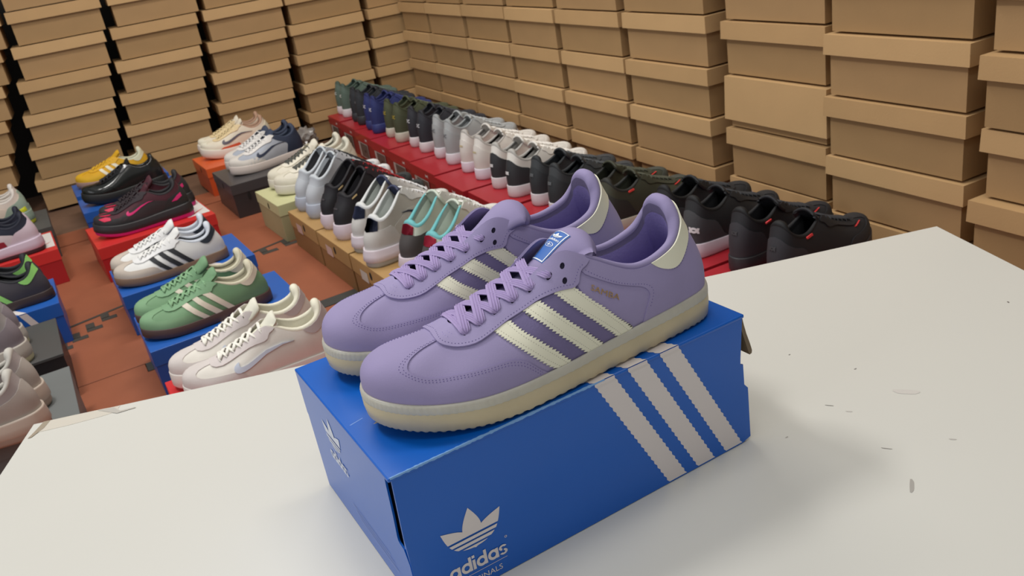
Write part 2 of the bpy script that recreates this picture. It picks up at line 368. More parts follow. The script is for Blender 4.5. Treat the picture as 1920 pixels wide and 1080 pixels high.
def overlay(form, poly, off, M, name, parent, mir=1, holes=(), du=.14, dh=.035, depth=.0012, SU=2.6, SH=7.0, back=0):
    """a leather piece lying on the upper: outline in (u, h), optional round holes, raised by off with a closed edge"""
    P0 = [(u*SU, h*SH) for u, h in poly]; P = []
    for i in range(len(P0)):
        a, b = P0[i], P0[(i+1) % len(P0)]; k = max(1, int(math.hypot(b[0]-a[0], b[1]-a[1])/(du*SU*1.1)))
        P += [(a[0]+(b[0]-a[0])*j/k, a[1]+(b[1]-a[1])*j/k) for j in range(k)]
    pts = list(P); edges = [(i, (i+1) % len(P)) for i in range(len(P))]; HL = []
    for (u, h, r) in holes:
        b = len(pts); k = 10; c = [(u*SU+r*math.cos(2*math.pi*i/k), h*SH+r*math.sin(2*math.pi*i/k)) for i in range(k)]
        pts += c; edges += [(b+i, b+(i+1) % k) for i in range(k)]; HL.append((u*SU, h*SH, r))
    xs = [p[0] for p in P]; ys = [p[1] for p in P]; A = np.array(P)
    def inside(x, y, A=A):
        x0, y0 = A[:, 0], A[:, 1]; x1, y1 = np.roll(x0, -1), np.roll(y0, -1)
        c = ((y0 > y) != (y1 > y)); xi = x0+(y-y0)*(x1-x0)/np.where(y1 == y0, 1e-9, y1-y0)
        return bool(((x < xi) & c).sum() % 2)
    gx = np.arange(min(xs)+du*SU/2, max(xs), du*SU); gy = np.arange(min(ys)+dh*SH/2, max(ys), dh*SH)
    seg0 = A; seg1 = np.roll(A, -1, 0)
    for x in gx:
        for y in gy:
            if not inside(x, y): continue
            d = seg1-seg0; t = np.clip(((np.array([x, y])-seg0)*d).sum(1)/((d*d).sum(1)+1e-12), 0, 1)
            if np.hypot(*(seg0+d*t[:, None]-[x, y]).T).min() < .35*dh*SH: continue
            if any(math.hypot(x-a, y-b) < r*1.4 for a, b, r in HL): continue
            pts.append((x, y))
    vo, eo, fo, _, _, _ = delaunay_2d_cdt([Vector(p) for p in pts], edges, [], 0, 1e-5)
    VV = np.array([tuple(v) for v in vo]); T = []
    for f in fo:
        c = VV[list(f)].mean(0)
        if inside(*c) and not any(math.hypot(c[0]-a, c[1]-b) < r*.93 for a, b, r in HL): T.append(list(f))
    n = len(VV); top = form.P(VV[:, 0]/SU, VV[:, 1]/SH, off)
    cnt = {}
    for f in T:
        for i in range(len(f)): 
            e = (f[i], f[(i+1) % len(f)]); cnt[frozenset(e)] = cnt.get(frozenset(e), [])+[e]
    bd = [e[0] for e in cnt.values() if len(e) == 1]
    low = form.P(VV[:, 0]/SU, VV[:, 1]/SH, off-depth)
    V = list(top); Fc = list(T); mp = {}
    for a, b in bd:
        for q in (a, b):
            if q not in mp: mp[q] = (len(V), len(V)+1); V.append(top[q]); V.append(low[q])
        Fc.append([mp[b][0], mp[a][0], mp[a][1], mp[b][1]])
    V = np.array(V)*[1, mir, 1]
    o = mk(name, V, Fc, M, parent, True)
    return o
def smoothpoly(K, n=4, closed=False):
    K = np.array(K, float); out = []
    N = len(K)
    for i in range(N if closed else N-1):
        g = lambda j: K[j % N] if closed else K[min(max(j, 0), N-1)]
        for k in range(n):
            t = k/n; a, b, c, d = g(i-1), g(i), g(i+1), g(i+2)
            out.append(tuple(.5*((2*b)+(-a+c)*t+(2*a-5*b+4*c-d)*t*t+(-a+3*b-3*c+d)*t**3)))
    if not closed: out.append(tuple(K[-1]))
    return out
def mirrored(half): return half+[(24-u, h) for u, h in half[::-1] if abs(u-12) > .01]
def sole_rings(form, prof, name, M, parent, mir, cap=False, jag=0, lobes=None):
    """prof: list of (inset, z fraction of the side, extra z); rings round the outline"""
    NS = form.NS; V = []; Fc = []; ii = np.arange(NS)
    for k, (ins, zf, dz) in enumerate(prof):
        z = form.z0+(form.zt-form.z0)*zf+dz
        if jag and k in (1, 2): z = z+jag*((ii//2) % 2)
        xy = form.O-form.Nout*(ins if not callable(ins) else ins(form)[:, None])
        V.append(np.c_[xy, z])
    n = len(prof)
    for k in range(n-1):
        for i in range(NS): j = (i+1) % NS; Fc.append([k*NS+i, k*NS+j, (k+1)*NS+j, (k+1)*NS+i])
    V = np.concatenate(V)
    if cap:
        b = len(V); c = np.c_[form.O[:, 0], np.zeros(NS), form.z0+prof[0][2]]; V = np.r_[V, c]
        for i in range(NS): j = (i+1) % NS; Fc.append([b+i, b+j, j, i])
    V = V*[1, mir, 1]
    return mk(name, V, Fc, M, parent, True)
def collar(form, M, MI, parent, mir, r0=.0045, r1=.0072, uc=5.3, seg=64, low=.012):
    """padded roll round the collar and the lining that runs down inside the shoe"""
    us = np.linspace(-uc, uc, seg); top = form.P(us, np.full(seg, .985)); V = []; 
    tg = np.gradient(top, axis=0); o = np.stack([tg[:, 1], -tg[:, 0]], 1); o /= np.linalg.norm(o, axis=1)[:, None]
    cen = top[:, :2].mean(0); s = np.sign(((top[:, :2]-cen)*o).sum(1).mean()); o = o*s
    w = np.exp(-(us/2.6)**2); r = r0+(r1-r0)*w
    base = form.P(us, np.zeros(seg)); fade = np.clip((uc-np.abs(us))/1.2, 0, 1)**.5; r = r*(.35+.65*fade)
    rows = []
    for a in np.linspace(-10, 190, 11):
        a = math.radians(a); rows.append(np.c_[top[:, :2]-o*(r*.95)[:, None]+o*(r*math.cos(a))[:, None], top[:, 2]+r*1.0*math.sin(a)])
    last = rows[-1]
    bi = base[:, :2]-o*.010
    for t in np.linspace(.12, 1, 9):
        bulge = math.sin(math.pi*min(1, t*1.2))*.003
        xy = last[:, :2]*(1-t)+bi*t-o*bulge
        rows.append(np.c_[xy, last[:, 2]*(1-t)+(form.sole+low)*t])
    V = np.concatenate(rows)*[1, mir, 1]; Fc = []
    n = seg
    for k in range(len(rows)-1):
        for i in range(n-1): Fc.append([k*n+i, k*n+i+1, (k+1)*n+i+1, (k+1)*n+i])
    nr = 9
    a_ = mk('collar', V[:(nr+3)*n], [f for f in Fc if max(f) < (nr+3)*n], M, parent, True)
    b_ = mk('lining', V, [f for f in Fc if min(f) >= (nr+1)*n], MI, parent, True)
    # insole
    NS = form.NS; xy = form.O-form.Nout*.009; k = max(1, NS//48); xy = xy[::k]; m_ = len(xy)
    z = form.sole+low+.001+form.bot(xy[:, 0]); VI = np.r_[np.c_[xy, z], np.c_[xy[:, 0], np.zeros(m_), z]]*[1, mir, 1]
    mk('insole', VI, [[i, (i+1) % m_, m_+(i+1) % m_, m_+i] for i in range(m_)], MI, parent, True)
def tongue(form, line, hw, M, parent, mir, th=.003, curv=.35, nu=13, nv=28, yc=-.004):
    L = form.L; ln = smoothpoly([(x*L, z*L) for x, z in line], 6); ln = np.array(ln); 
    s = np.linspace(0, len(ln)-1, nv); pts = np.stack([np.interp(s, range(len(ln)), ln[:, k]) for k in (0, 1)], 1)
    W = np.interp(np.linspace(0, 1, nv), np.linspace(0, 1, len(hw)), hw)*L
    V = []; dt = np.gradient(pts, axis=0); nn = np.stack([-dt[:, 1], dt[:, 0]], 1); nn /= np.linalg.norm(nn, axis=1)[:, None]
    nn = nn*np.sign(nn[0, 1])
    def surf(k, c, off=0):
        cc = np.asarray(c, float); d = -curv*W[k]*cc**2*.5
        return np.stack([pts[k, 0]+nn[k, 0]*(d+off), yc+W[k]*cc, pts[k, 1]+nn[k, 1]*(d+off)], -1)
    cs = np.linspace(-1, 1, nu)
    for k in range(nv): V += list(surf(k, cs, th/2))
    for k in range(nv): V += list(surf(k, cs, -th/2))
    Fc = []; B = nu*nv
    for k in range(nv-1):
        for i in range(nu-1):
            a = k*nu+i; Fc += [[a, a+1, a+nu+1, a+nu], [B+a, B+a+nu, B+a+nu+1, B+a+1]]
    for k in range(nv-1):
        for i in (0, nu-1):
            a = k*nu+i; Fc.append([a, a+nu, B+a+nu, B+a])
    for k in (0, nv-1):
        for i in range(nu-1): a = k*nu+i; Fc.append([a, a+1, B+a+1, B+a])
    V = np.array(V)*[1, mir, 1]
    o = mk('tongue', V, Fc, M, parent, True)
    def at(t, c, off=0.0):
        k = np.clip(t*(nv-1), 0, nv-1.001); k0 = int(k); f = k-k0
        return (surf(k0, c, off)*(1-f)+surf(k0+1, c, off)*f)*[1, mir, 1]
    return o, at
def ribbon(ctrl, nrm, width, th, n=14, ribs=True):
    """flat lace along a Bezier of 4 points; nrm: surface normals at both ends"""
    p0, p1, p2, p3 = [np.array(p, float) for p in ctrl]; V = []; 
    prof = []
    k = 28 if ribs else 8
    for i in range(k+1):
        c = -1+2*i/k; z = math.sqrt(max(0, 1-c**4))*(th*.55+(th*.24*math.cos(c*math.pi*4.0) if ribs else 0)); prof.append((c*width/2, z))
    for i in range(k-1, 0, -4 if ribs else -1):
        c = -1+2*i/k; prof.append((c*width/2, -math.sqrt(max(0, 1-c**4))*th*.45))
    m_ = len(prof)
    for i in range(n+1):
        t = i/n; P = (1-t)**3*p0+3*t*(1-t)**2*p1+3*t*t*(1-t)*p2+t**3*p3
        T = 3*(1-t)**2*(p1-p0)+6*t*(1-t)*(p2-p1)+3*t*t*(p3-p2); T /= np.linalg.norm(T)+1e-9
        N = np.array(nrm[0])*(1-t)+np.array(nrm[1])*t; S = np.cross(T, N); S /= np.linalg.norm(S)+1e-9; N = np.cross(S, T)
        ws = 1.0 if 1 < i < n-1 else (.72 if 0 < i < n else .42)
        for a, b in prof: V.append(P+S*a*ws+N*b)
    Fc = [[i*m_+j, i*m_+(j+1) % m_, (i+1)*m_+(j+1) % m_, (i+1)*m_+j] for i in range(n) for j in range(m_)]
    Fc += [list(range(m_)), list(range(n*m_, (n+1)*m_))]
    return V, Fc
def stitches(form, lines, off, M, parent, mir, step=.0026, ln=.0015, wd=.00035):
    V = []; Fc = []
    for pl in lines:
        K = smoothpoly(pl, 10); U = np.array([p[0] for p in K]); Hh = np.array([p[1] for p in K])
        Q = form.P(U, Hh, off); d = np.r_[0, np.cumsum(np.linalg.norm(np.diff(Q, axis=0), axis=1))]
        ss = np.arange(step/2, d[-1], step); 
        for s in ss:
            a = np.array([np.interp(s-ln/2, d, Q[:, k]) for k in range(3)]); b = np.array([np.interp(s+ln/2, d, Q[:, k]) for k in range(3)])
            uu = np.interp(s, d, U); hh = np.interp(s, d, Hh); n_ = form.P(uu, hh, 1.0)-form.P(uu, hh, 0.0)
            t = (b-a)/(np.linalg.norm(b-a)+1e-9); sd = np.cross(t, n_)*wd; i = len(V); mid = (a+b)/2
            V += [a-n_*.0002, b-n_*.0002, mid+sd, mid-sd, mid+n_*.00035]
            Fc += [[i, i+2, i+4], [i+2, i+1, i+4], [i+1, i+3, i+4], [i+3, i, i+4]]
    V = np.array(V)*[1, mir, 1]
    o = mk('stitching', V, Fc, M, parent); o['kind'] = 'stuff'; return o

# the lilac pair
HF = Form()
H_LIL = mat((152, 142, 182), .80, .12, 900, .03, 30)
H_LIL2 = mat((147, 137, 177), .80, .12, 900, .03, 30)
H_DRK = mat((114, 105, 146), .85, .25, 700, .05, 40)
H_CRM = mat((232, 230, 208), .55, .05, 500)
H_LIN = mat((126, 115, 172), .9, .3, 500, .03, 30)
H_LACE = mat((168, 151, 196), .85, .25, 1500)
H_STI = mat((176, 166, 216), .8)
H_STD = mat((104, 93, 148), .8)
H_HOLE = mat((30, 26, 48), .9)
H_SOLE = mat((196, 182, 150), .42, .12, 160, .06, 30, sss=.25)
H_BAND = mat((190, 186, 174), .38, .10, 200, .04, 60, sss=.2)
TOEL = [(10.0, .90), (10.16, .82), (10.42, .72), (10.42, .59), (10.24, .47), (10.0, .40), (9.54, .355), (9.18, .35), (8.6, .36), (7.88, .355), (7.28, .34), (6.96, .30), (6.72, .23), (6.42, .08), (6.25, .0)]
EYO = [(5.02, .965), (5.12, .90), (5.28, .84), (5.36, .78), (5.42, .71), (5.62, .67), (6.16, .68), (6.6, .71), (7.26, .72), (7.74, .68), (8.24, .635), (8.88, .65), (9.5, .72), (10.3, .82), (11.1, .865), (12, .875)]
QTR = [(5.28, .97), (5.28, .83), (4.9, .77), (4.56, .735), (4.2, .715), (3.98, .68), (3.84, .60), (3.78, .46), (3.85, .30), (3.92, .19), (4.02, .0)]
HTB = [(3.60, .985), (3.45, .86), (3.24, .73), (3.04, .665), (2.82, .66), (2.5, .70), (2.1, .735), (1.6, .75), (.8, .74), (0, .73)]
ST = [([(7.74, .70), (7.38, .57), (7.1, .47), (6.87, .38), (6.65, .28), (6.44, .18), (6.24, .08), (6.05, 0)], [(7.28, .71), (7.0, .59), (6.74, .48), (6.52, .39), (6.30, .29), (6.09, .2), (5.88, .09), (5.70, 0)]),
      ([(6.92, .73), (6.62, .59), (6.38, .49), (6.16, .39), (5.94, .30), (5.71, .21), (5.48, .09), (5.32, 0)], [(6.50, .70), (6.22, .58), (5.99, .49), (5.76, .41), (5.54, .33), (5.31, .23), (5.1, .11), (4.92, 0)]),
      ([(6.12, .68), (5.8, .57), (5.56, .50), (5.34, .42), (5.12, .33), (4.94, .23), (4.74, .11), (4.60, 0)], [(5.58, .69), (5.26, .60), (5.08, .53), (4.9, .46), (4.74, .37), (4.58, .26), (4.4, .14), (4.24, 0)])]
EYELET = [(8.74, .78), (8.22, .83), (7.74, .875), (7.22, .88), (6.72, .855), (6.24, .83), (5.82, .74), (5.88, .865)]
def plerp(pl, t):
    pl = np.array(pl); d = np.r_[0, np.cumsum(np.hypot(*(np.diff(pl, axis=0)*[2.6, 7]).T))]; t = np.asarray(t)*d[-1]
    return np.stack([np.interp(t, d, pl[:, 0]), np.interp(t, d, pl[:, 1])], -1)
def zig(st, form, n=44, amp=.032):
    L_, R_e = st; t = np.arange(n+1)/n; r = plerp(R_e, t); l = plerp(L_, t[::-1]); out = []
    for i in range(n+1): out.append((r[i, 0]+(-amp if i % 2 else amp), r[i, 1]))
    for i in range(n+1): out.append((l[i, 0]+(amp if i % 2 else -amp), l[i, 1]))
    return out
def mirU(poly): return [(24-u, h) for u, h in poly][::-1]
def hero(name, label, group, loc, rz, mir, text):
    t = thing(name, label, 'shoe', loc, rz, group); f = HF
    NS, NH = f.NS, f.NH
    so = sole_rings(f, [(.014, 0, 0), (.0045, 0, 0), (.0018, 0, .0012), (.0004, .1, .0008), (-.0006, .45, 0), (-.0005, .74, 0), (.0000, .78, 0)], 'outsole', H_SOLE, t, mir, True, .0009)
    # translucent band round the top of the sole, finely ribbed
    ii = np.arange(NS)
    rib = lambda fm: -.0003-.0004*((ii % 3) == 0)
    sole_rings(f, [(.0004, .72, 0), (-.0003, .735, 0), (rib, .76, 0), (rib, .96, 0), (.0002, 1.03, .0006), (.0016, 1.05, .0008), (.0034, .98, 0)], 'foxing_band', H_BAND, t, mir)
    Gm = f.G*[1, mir, 1]; V = Gm.reshape(-1, 3); W = NH+1
    # the front of the upper closes up to the throat, the collar part ends at its edge
    Fc = [[i*W+j, ((i+1) % NS)*W+j, ((i+1) % NS)*W+j+1, i*W+j+1] for i in range(NS) for j in range(NH)]
    mk('vamp', V, Fc, H_LIL, t, True)
    toe = smoothpoly(TOEL, 3); overlay(f, mirrored(toe), .0010, H_LIL2, 'toe_cap', t, mir, depth=.0015)
    eo = smoothpoly(EYO, 3); inner = [(u, .992) for u in np.arange(18.9, 5.04, -.35)]
    hs = [(u, h, .20) for u, h in EYELET]; hs += [(24-u, h, .20) for u, h in EYELET]
    overlay(f, mirrored(eo)+inner, .0021, H_LIL, 'eyestay', t, mir, holes=hs, depth=.0022)
    for dk in ([(7.5, .70), (7.1, .53), (6.6, .36), (6.2, .16), (5.9, 0), (4.40, 0), (4.55, .18), (4.9, .40), (5.2, .56), (5.45, .70)],):
        overlay(f, dk, .0004, H_DRK, 'side_panel', t, mir, depth=.0005)
        overlay(f, mirU(dk), .0004, H_DRK, 'side_panel', t, mir, depth=.0005)
    qp = smoothpoly(QTR, 3); back = [(u, h) for u, h in qp]; full = back+[(-u, h) for u, h in back[::-1]]
    overlay(f, full, .0010, H_LIL, 'heel_counter', t, mir, depth=.0014)
    hp = smoothpoly(HTB, 3); overlay(f, hp[:-1]+[(0, .73)]+[(-u, h) for u, h in hp[::-1][1:]], .0020, H_CRM, 'heel_tab', t, mir, depth=.0014)
    for s in ST:
        overlay(f, zig(s, f), .0013, H_CRM, 'stripe', t, mir, depth=.0014)
        overlay(f, mirU(zig(s, f)), .0013, H_CRM, 'stripe', t, mir, depth=.0014)
    collar(f, H_LIL2, H_LIN, t, mir, .0030, .0062, seg=110)
    tg, at = tongue(f, [(.80, .185), (.74, .200), (.66, .222), (.56, .250), (.49, .280), (.44, .311), (.405, .330), (.372, .336), (.345, .324), (.328, .292)], [.03, .045, .055, .06, .065, .075, .085, .09, .088, .07], H_LIL2, t, mir, .0035, .9, 15, 40)
    # woven label on the tongue
    if text:
        t0, t1, c0, c1 = .46, .70, -.62, .34
        def lab(name, q0, q1, s0, s1, off, M):
            V = [at(q0+(q1-q0)*i/6, s0+(s1-s0)*j/4, off) for i in range(7) for j in range(5)]
            return mk(name, V, [[i*5+j, i*5+j+1, i*5+j+6, i*5+j+5] for i in range(6) for j in range(4)], M, lb, True)
        lb = mk('tongue_label', [at(t0+(t1-t0)*i/6, c0+(c1-c0)*j/4, .0022) for i in range(7) for j in range(5)], [[i*5+j, i*5+j+1, i*5+j+6, i*5+j+5] for i in range(6) for j in range(4)], mat((52, 104, 182), .6), t, True)
        WH = mat((235, 240, 245), .6)
        for q0, q1, s0, s1 in ((t0+.003, t1-.003, c0+.04, c0+.08), (t0+.003, t1-.003, c1-.08, c1-.04), (t0+.003, t0+.009, c0+.04, c1-.04), (t1-.009, t1-.003, c0+.04, c1-.04)):
            lab('border', q0, q1, s0, s1, .0025, WH)
        def onlab(VF, nm, cx, cy, sx, sy):
            V = [at(cx-.045+y*sy, np.array(cy+x*sx*mir), .0025) for x, y in VF[0]]
            mk(nm, V, VF[1], WH, lb)
        onlab(trefoil(), 'trefoil_emblem', .672, -.13, .55, .052)
        wd, wl = rounded_word('adidas'); wd = ([(x-wl/2, y) for x, y in wd[0]], wd[1])
        onlab(wd, 'lettering', .645, -.13, .70/wl, .013)
        onlab(ring(0, 0, 1, .86), 'round_mark', .610, -.13, .26, .017)
        onlab(join([rect(-.55, .55, -.1, .1), rect(-.1, .1, -.6, .6)]), 'round_mark_cross', .610, -.13, .26, .017)
    # laces
    def pn(u, h, off):
        n_ = f.P(u, h, 1.)-f.P(u, h, 0.); return f.P(u, h, off), n_
    LV = []
    def seg(a, b, lift, w0=.0084):
        (pa, na), (pb, nb) = pn(*a, .0012), pn(*b, .0012)
        d = pb-pa; up = np.array([-.35, 0, .94]); k = np.linalg.norm(d)
        v, fc = ribbon([pa, pa+na*.0068+d*.06+up*lift*.25, pb+nb*.0068-d*.06+up*lift*.25, pb], [na*1.3+up*.6, nb*1.3+up*.6], w0, .0023, 20)
        LV.append((v, fc))
    m_ = lambda e: (24-e[0], e[1])
    E = EYELET
    seg(E[0], m_(E[0]), .006)
    for i in range(5):
        seg(E[i+1], m_(E[i]), .006+.0006*i)
        seg(m_(E[i+1]), E[i], .010+.0006*i) if False else seg(m_(E[i+1]), E[i], .011)
    V, Fc = join(LV); V = np.array(V)*[1, mir, 1]; mk('laces', V, Fc, H_LACE, t, True)
    # dark discs in the eyelet holes, shade put into their colour
    for e in EYELET+[m_(e) for e in EYELET]:
        c, n_ = pn(*e, .0010); tx = np.cross(n_, [0, 0, 1.]); tx /= np.linalg.norm(tx); ty = np.cross(n_, tx)
        V = [c+(tx*math.cos(a)+ty*math.sin(a))*.0025 for a in np.arange(10)*2*math.pi/10]
        mk('eyelet', np.array(V)*[1, mir, 1], [list(range(10))], H_HOLE, t)
    # stitching
    sh = lambda pl, du, dh: [(u+du, h+dh) for u, h in pl]
    tl_ = TOEL[1:-1]; e2 = EYO[1:]
    L1 = [sh(tl_, .10, .0) if False else [(u+(.12 if h > .42 else 0), h-(.022 if h <= .5 else 0)) for u, h in tl_], [(u+(.22 if h > .42 else 0.02), h-(.046 if h <= .5 else 0)) for u, h in tl_]]
    L2 = [[(u+(.10 if h > .7 and u < 5.5 else 0), h+(.03 if u > 5.4 else 0)) for u, h in e2]]
    L3 = [[(u-.09, h+(.02)) for u, h in QTR[1:-1]]]
    L4 = [[(u-.05, h-.025) for u, h in HTB[1:]]]
    L5 = []
    for l_, r_ in ST:
        L5 += [[(u+.10, h) for u, h in plerp(r_, np.linspace(.02, .98, 6))], [(u-.10, h) for u, h in plerp(l_, np.linspace(.02, .98, 6))]]
    L6 = [[(9.5, .80), (9.8, .84), (10.4, .90)], [(9.4, .83), (9.7, .87), (10.3, .93)]]
    both = lambda L: L+[mirU(l) for l in L]
    stitches(f, both(L1), .0011, H_STD, t, mir); stitches(f, both(L2), .0022, H_STD, t, mir); stitches(f, both(L3), .0011, H_STD, t, mir)
    stitches(f, [L4[0], [(-u, h) for u, h in L4[0]]], .0011, H_STD, t, mir)
    stitches(f, both(L5), .0014, mat((150, 146, 140), .8), t, mir, .0022, .0011, .00025)
    stitches(f, both(L6), .0022, H_STI, t, mir)
    if text:
        V, Fc = font_mesh('SAMBA', 0.0)
        p0, n0 = pn(5.10, .645, .0009); p1, _ = pn(4.50, .50, .0009); ex = p1-p0; ln = np.linalg.norm(ex); ey = np.cross(n0, ex/ln)*.0046
        VV = []
        for x, y in V:
            u = 5.10+(4.50-5.10)*x; h = .645+(.50-.645)*x; q0 = f.P(u, h, .0009); VV.append(q0+ey*y)
        mk('gold_lettering', np.array(VV)*[1, mir, 1], Fc, mat((196, 158, 96), .35, metal=.5), t)
    return t
BH = .12865+TZ
near = hero('sneaker', 'lilac sneaker with cream stripes and translucent sole, nearer one with gold side lettering', 'lilac sneakers on the blue box', (.3264, .0452, BH), 3.0947, 1, True)
far = hero('sneaker', 'lilac sneaker with cream stripes and translucent sole, farther one on blue box', 'lilac sneakers on the blue box', (.332, .1605, BH), 3.073, -1, False)

# ---------------------------------------------------------------- the blue shoe box on the table
BX, BY, BZ = .335, .2193, .12865
BLU = mat((0, 92, 190), .34, .03, 60, .015, 12, coat=.25, spec=.35)
BRN = mat((120, 104, 84), .85, .2, 200)
WHT = mat((222, 214, 212), .45)
bb = thing('shoe_box', 'blue printed shoe box on the white table, lilac sneakers on its lid', 'box', (0, 0, TZ), 0)
def rounded_panel(pts, axis, c, t, M, name, parent):
    """flat panel: outline pts in the plane normal to axis ('x' or 'y'), from c to c+t"""
    f = (lambda a, b, k: (k, a, b)) if axis == 'x' else (lambda a, b, k: (a, k, b))
    n = len(pts); V = [f(a, b, c) for a, b in pts]+[f(a, b, c+t) for a, b in pts]
    Fc = [list(range(n)), list(range(2*n-1, n-1, -1))]+[[i, (i+1) % n, n+(i+1) % n, n+i] for i in range(n)]
    return mk(name, V, Fc, M, parent)
def arc(cx, cy, r, a0, a1, n=6): return [(cx+r*math.cos(math.radians(a0+(a1-a0)*i/n)), cy+r*math.sin(math.radians(a0+(a1-a0)*i/n))) for i in range(n+1)]
# front panel is slightly notched at the right end, as cut board
fp = [(.0005, .0006), (BX-.010, .0006), (BX+.0002, .0035), (BX+.0005, .055), (BX-.0035, .060), (BX-.0035, .0805), (BX-.0065, .0815), (BX-.006, .088), (BX-.0015, BZ-.003), (.002, BZ-.003), (.0000, .075)]
rounded_panel(fp, 'y', 0, .0016, BLU, 'front_panel', bb)
rounded_panel([(.002, .0006), (BX-.002, .0006), (BX-.002, BZ-.003), (.002, BZ-.003)], 'y', BY-.0016, .0016, BLU, 'back_panel', bb)
# left end: outer flap with a wedge-shaped gap by the corner, inner tuck behind it
inn = [(.0018, .0006), (BY-.0018, .0006), (BY-.0018, BZ-.004), (.0018, BZ-.004)]
rounded_panel(inn, 'x', .0042, .0015, mat((60, 62, 76), .7), 'inner_tuck', bb)  # dark colour paints the shade of the recess behind the corner gap
fl = [(.0012, .0006), (BY-.001, .0006), (BY-.001, .080), (BY+.0012, .082), (BY+.001, BZ-.002)]+[(.0070, BZ-.0015), (.0085, .118), (.0115, .090), (.0155, .068)]+arc(.0125, .0655, .003, 0, -80, 4)+[(.006, .0615), (.0016, .0500)]
rounded_panel(fl, 'x', -.0004, .0016, BLU, 'end_flap', bb)
rounded_panel([(.0010, .085), (.0060, .0620), (.0016, .052), (.0010, .052)], 'x', .0006, .0012, BLU, 'flap_fold', bb)
rounded_panel([(.002, .0006), (BY-.002, .0006), (BY-.002, BZ-.004), (.002, BZ-.004)], 'x', BX-.006, .0015, BRN, 'right_panel', bb)
# right end flap standing out, brown board inside
V = []; 
for k, (dx, z) in enumerate(((0, BZ-.001), (.0014, .118), (.0032, .108), (.0058, .097), (.0072, .0895), (.0068, .0868), (.0050, .0862), (.0040, .0900), (.0020, .100), (-.0005, .112), (-.0020, .122))):
    V += [(BX+dx*1.35-.001, .0010, z), (BX+dx*1.35-.001, BY-.006, z)]
n = len(V)//2
mk('lifted_flap', V, [[2*i, 2*((i+1) % n), 2*((i+1) % n)+1, 2*i+1] for i in range(n)]+[[2*i for i in range(n)], [2*i+1 for i in range(n)]], BRN, bb)
# lid: top sheet with softly worn, rounded front edge
V, Fc = boxvf(-.0008, BX+.0004, -.0008, BY+.0006, BZ-.0035, BZ, .0012)
mk('lid', V, Fc, BLU, bb, False)
# worn whitened line along the front edge of the lid
random.seed(3); V = []; n_ = 90
for k in range(n_+1):
    x = .001+.186*k/n_; w_ = (.00025+random.random()**2*.0010)*(1-.4*k/n_)
    V += [(x, -.00095, BZ-.0009-w_), (x, -.00095, BZ-.0006), (x, -.0006, BZ+.00012), (x, -.0002+w_, BZ+.00012)]
mk('worn_edge', V, [[4*i+j, 4*i+4+j, 4*i+5+j, 4*i+1+j] for i in range(n_) for j in range(3)], mat((120, 165, 218), .55), bb)
mk('lid_crease', [(.004+.0, .088, BZ+.0001), (.016, .091, BZ+.0001), (.0165, .0902, BZ+.0001), (.005, .0872, BZ+.0001)], [[0, 1, 2, 3]], mat((110, 150, 215), .4), bb)
mk('base', *boxvf(.002, BX-.006, .002, BY-.002, .0005, .0025), BLU, bb)
# printed stripes: saw-toothed, running over the lid edge
for k in range(3):
    xa = .1772+.0328*k; xb = xa+.0182
    V, Fc = zigstripe((xa, BZ-.0005), (xa+.0625, .0020), (xb, BZ-.0005), (xb+.0625, .0020), 44, .0013)
    mk('printed_stripe', [(a, -.0009 if z > BZ-.0045 else -.00025, z) for a, z in V], Fc, WHT, bb)
    V, Fc = zigstripe((xa, -.0006), (xa-.030, .055), (xb, -.0006), (xb-.030, .055), 22, .0013)
    mk('printed_stripe', [(a, y, BZ+.0002) for a, y in V], Fc, WHT, bb)
put2d('trefoil_emblem', trefoil(), (.0525, -.0003, .0385), (.047, 0, 0), (0, 0, .0415), WHT, bb)
wd_, wl_ = rounded_word('adidas')
put2d('lettering', wd_, (.0268, -.0003, .0185), (.0505/wl_, 0, 0), (0, 0, .0092), WHT, bb)
put2d('registered_mark', ring(0, 0, .5, .3), (.0782, -.0003, .0335), (.0022, 0, 0), (0, 0, .0022), WHT, bb)
put2d('rule_line', rect(0, 1, 0, 1), (.0268, -.0003, .0150), (.0495, 0, 0), (0, 0, .0004), WHT, bb)
put2d('small_lettering', font_mesh('ORIGINALS', 0), (.034, -.0003, .0062), (.0368, 0, 0), (0, 0, .0050), WHT, bb)
WH2 = mat((200, 208, 228), .4, coat=.3)
put2d('trefoil_emblem', trefoil(), (-.0007, .1420, .0800), (0, -.0400, 0), (0, 0, .0360), WH2, bb)
put2d('lettering', wd_, (-.0007, .1640, .0625), (0, -.0440/wl_, 0), (0, 0, .0085), WH2, bb)
for k in range(3):
    put2d('faint_print', join([rect(x, x+.02, 0, 1) for x in np.arange(0, 1, .028)]), (-.0007, .135-.006*k, .0265-.0045*k), (0, -.085, 0), (0, 0, .0012), mat((96, 128, 200), .4, coat=.3), bb)

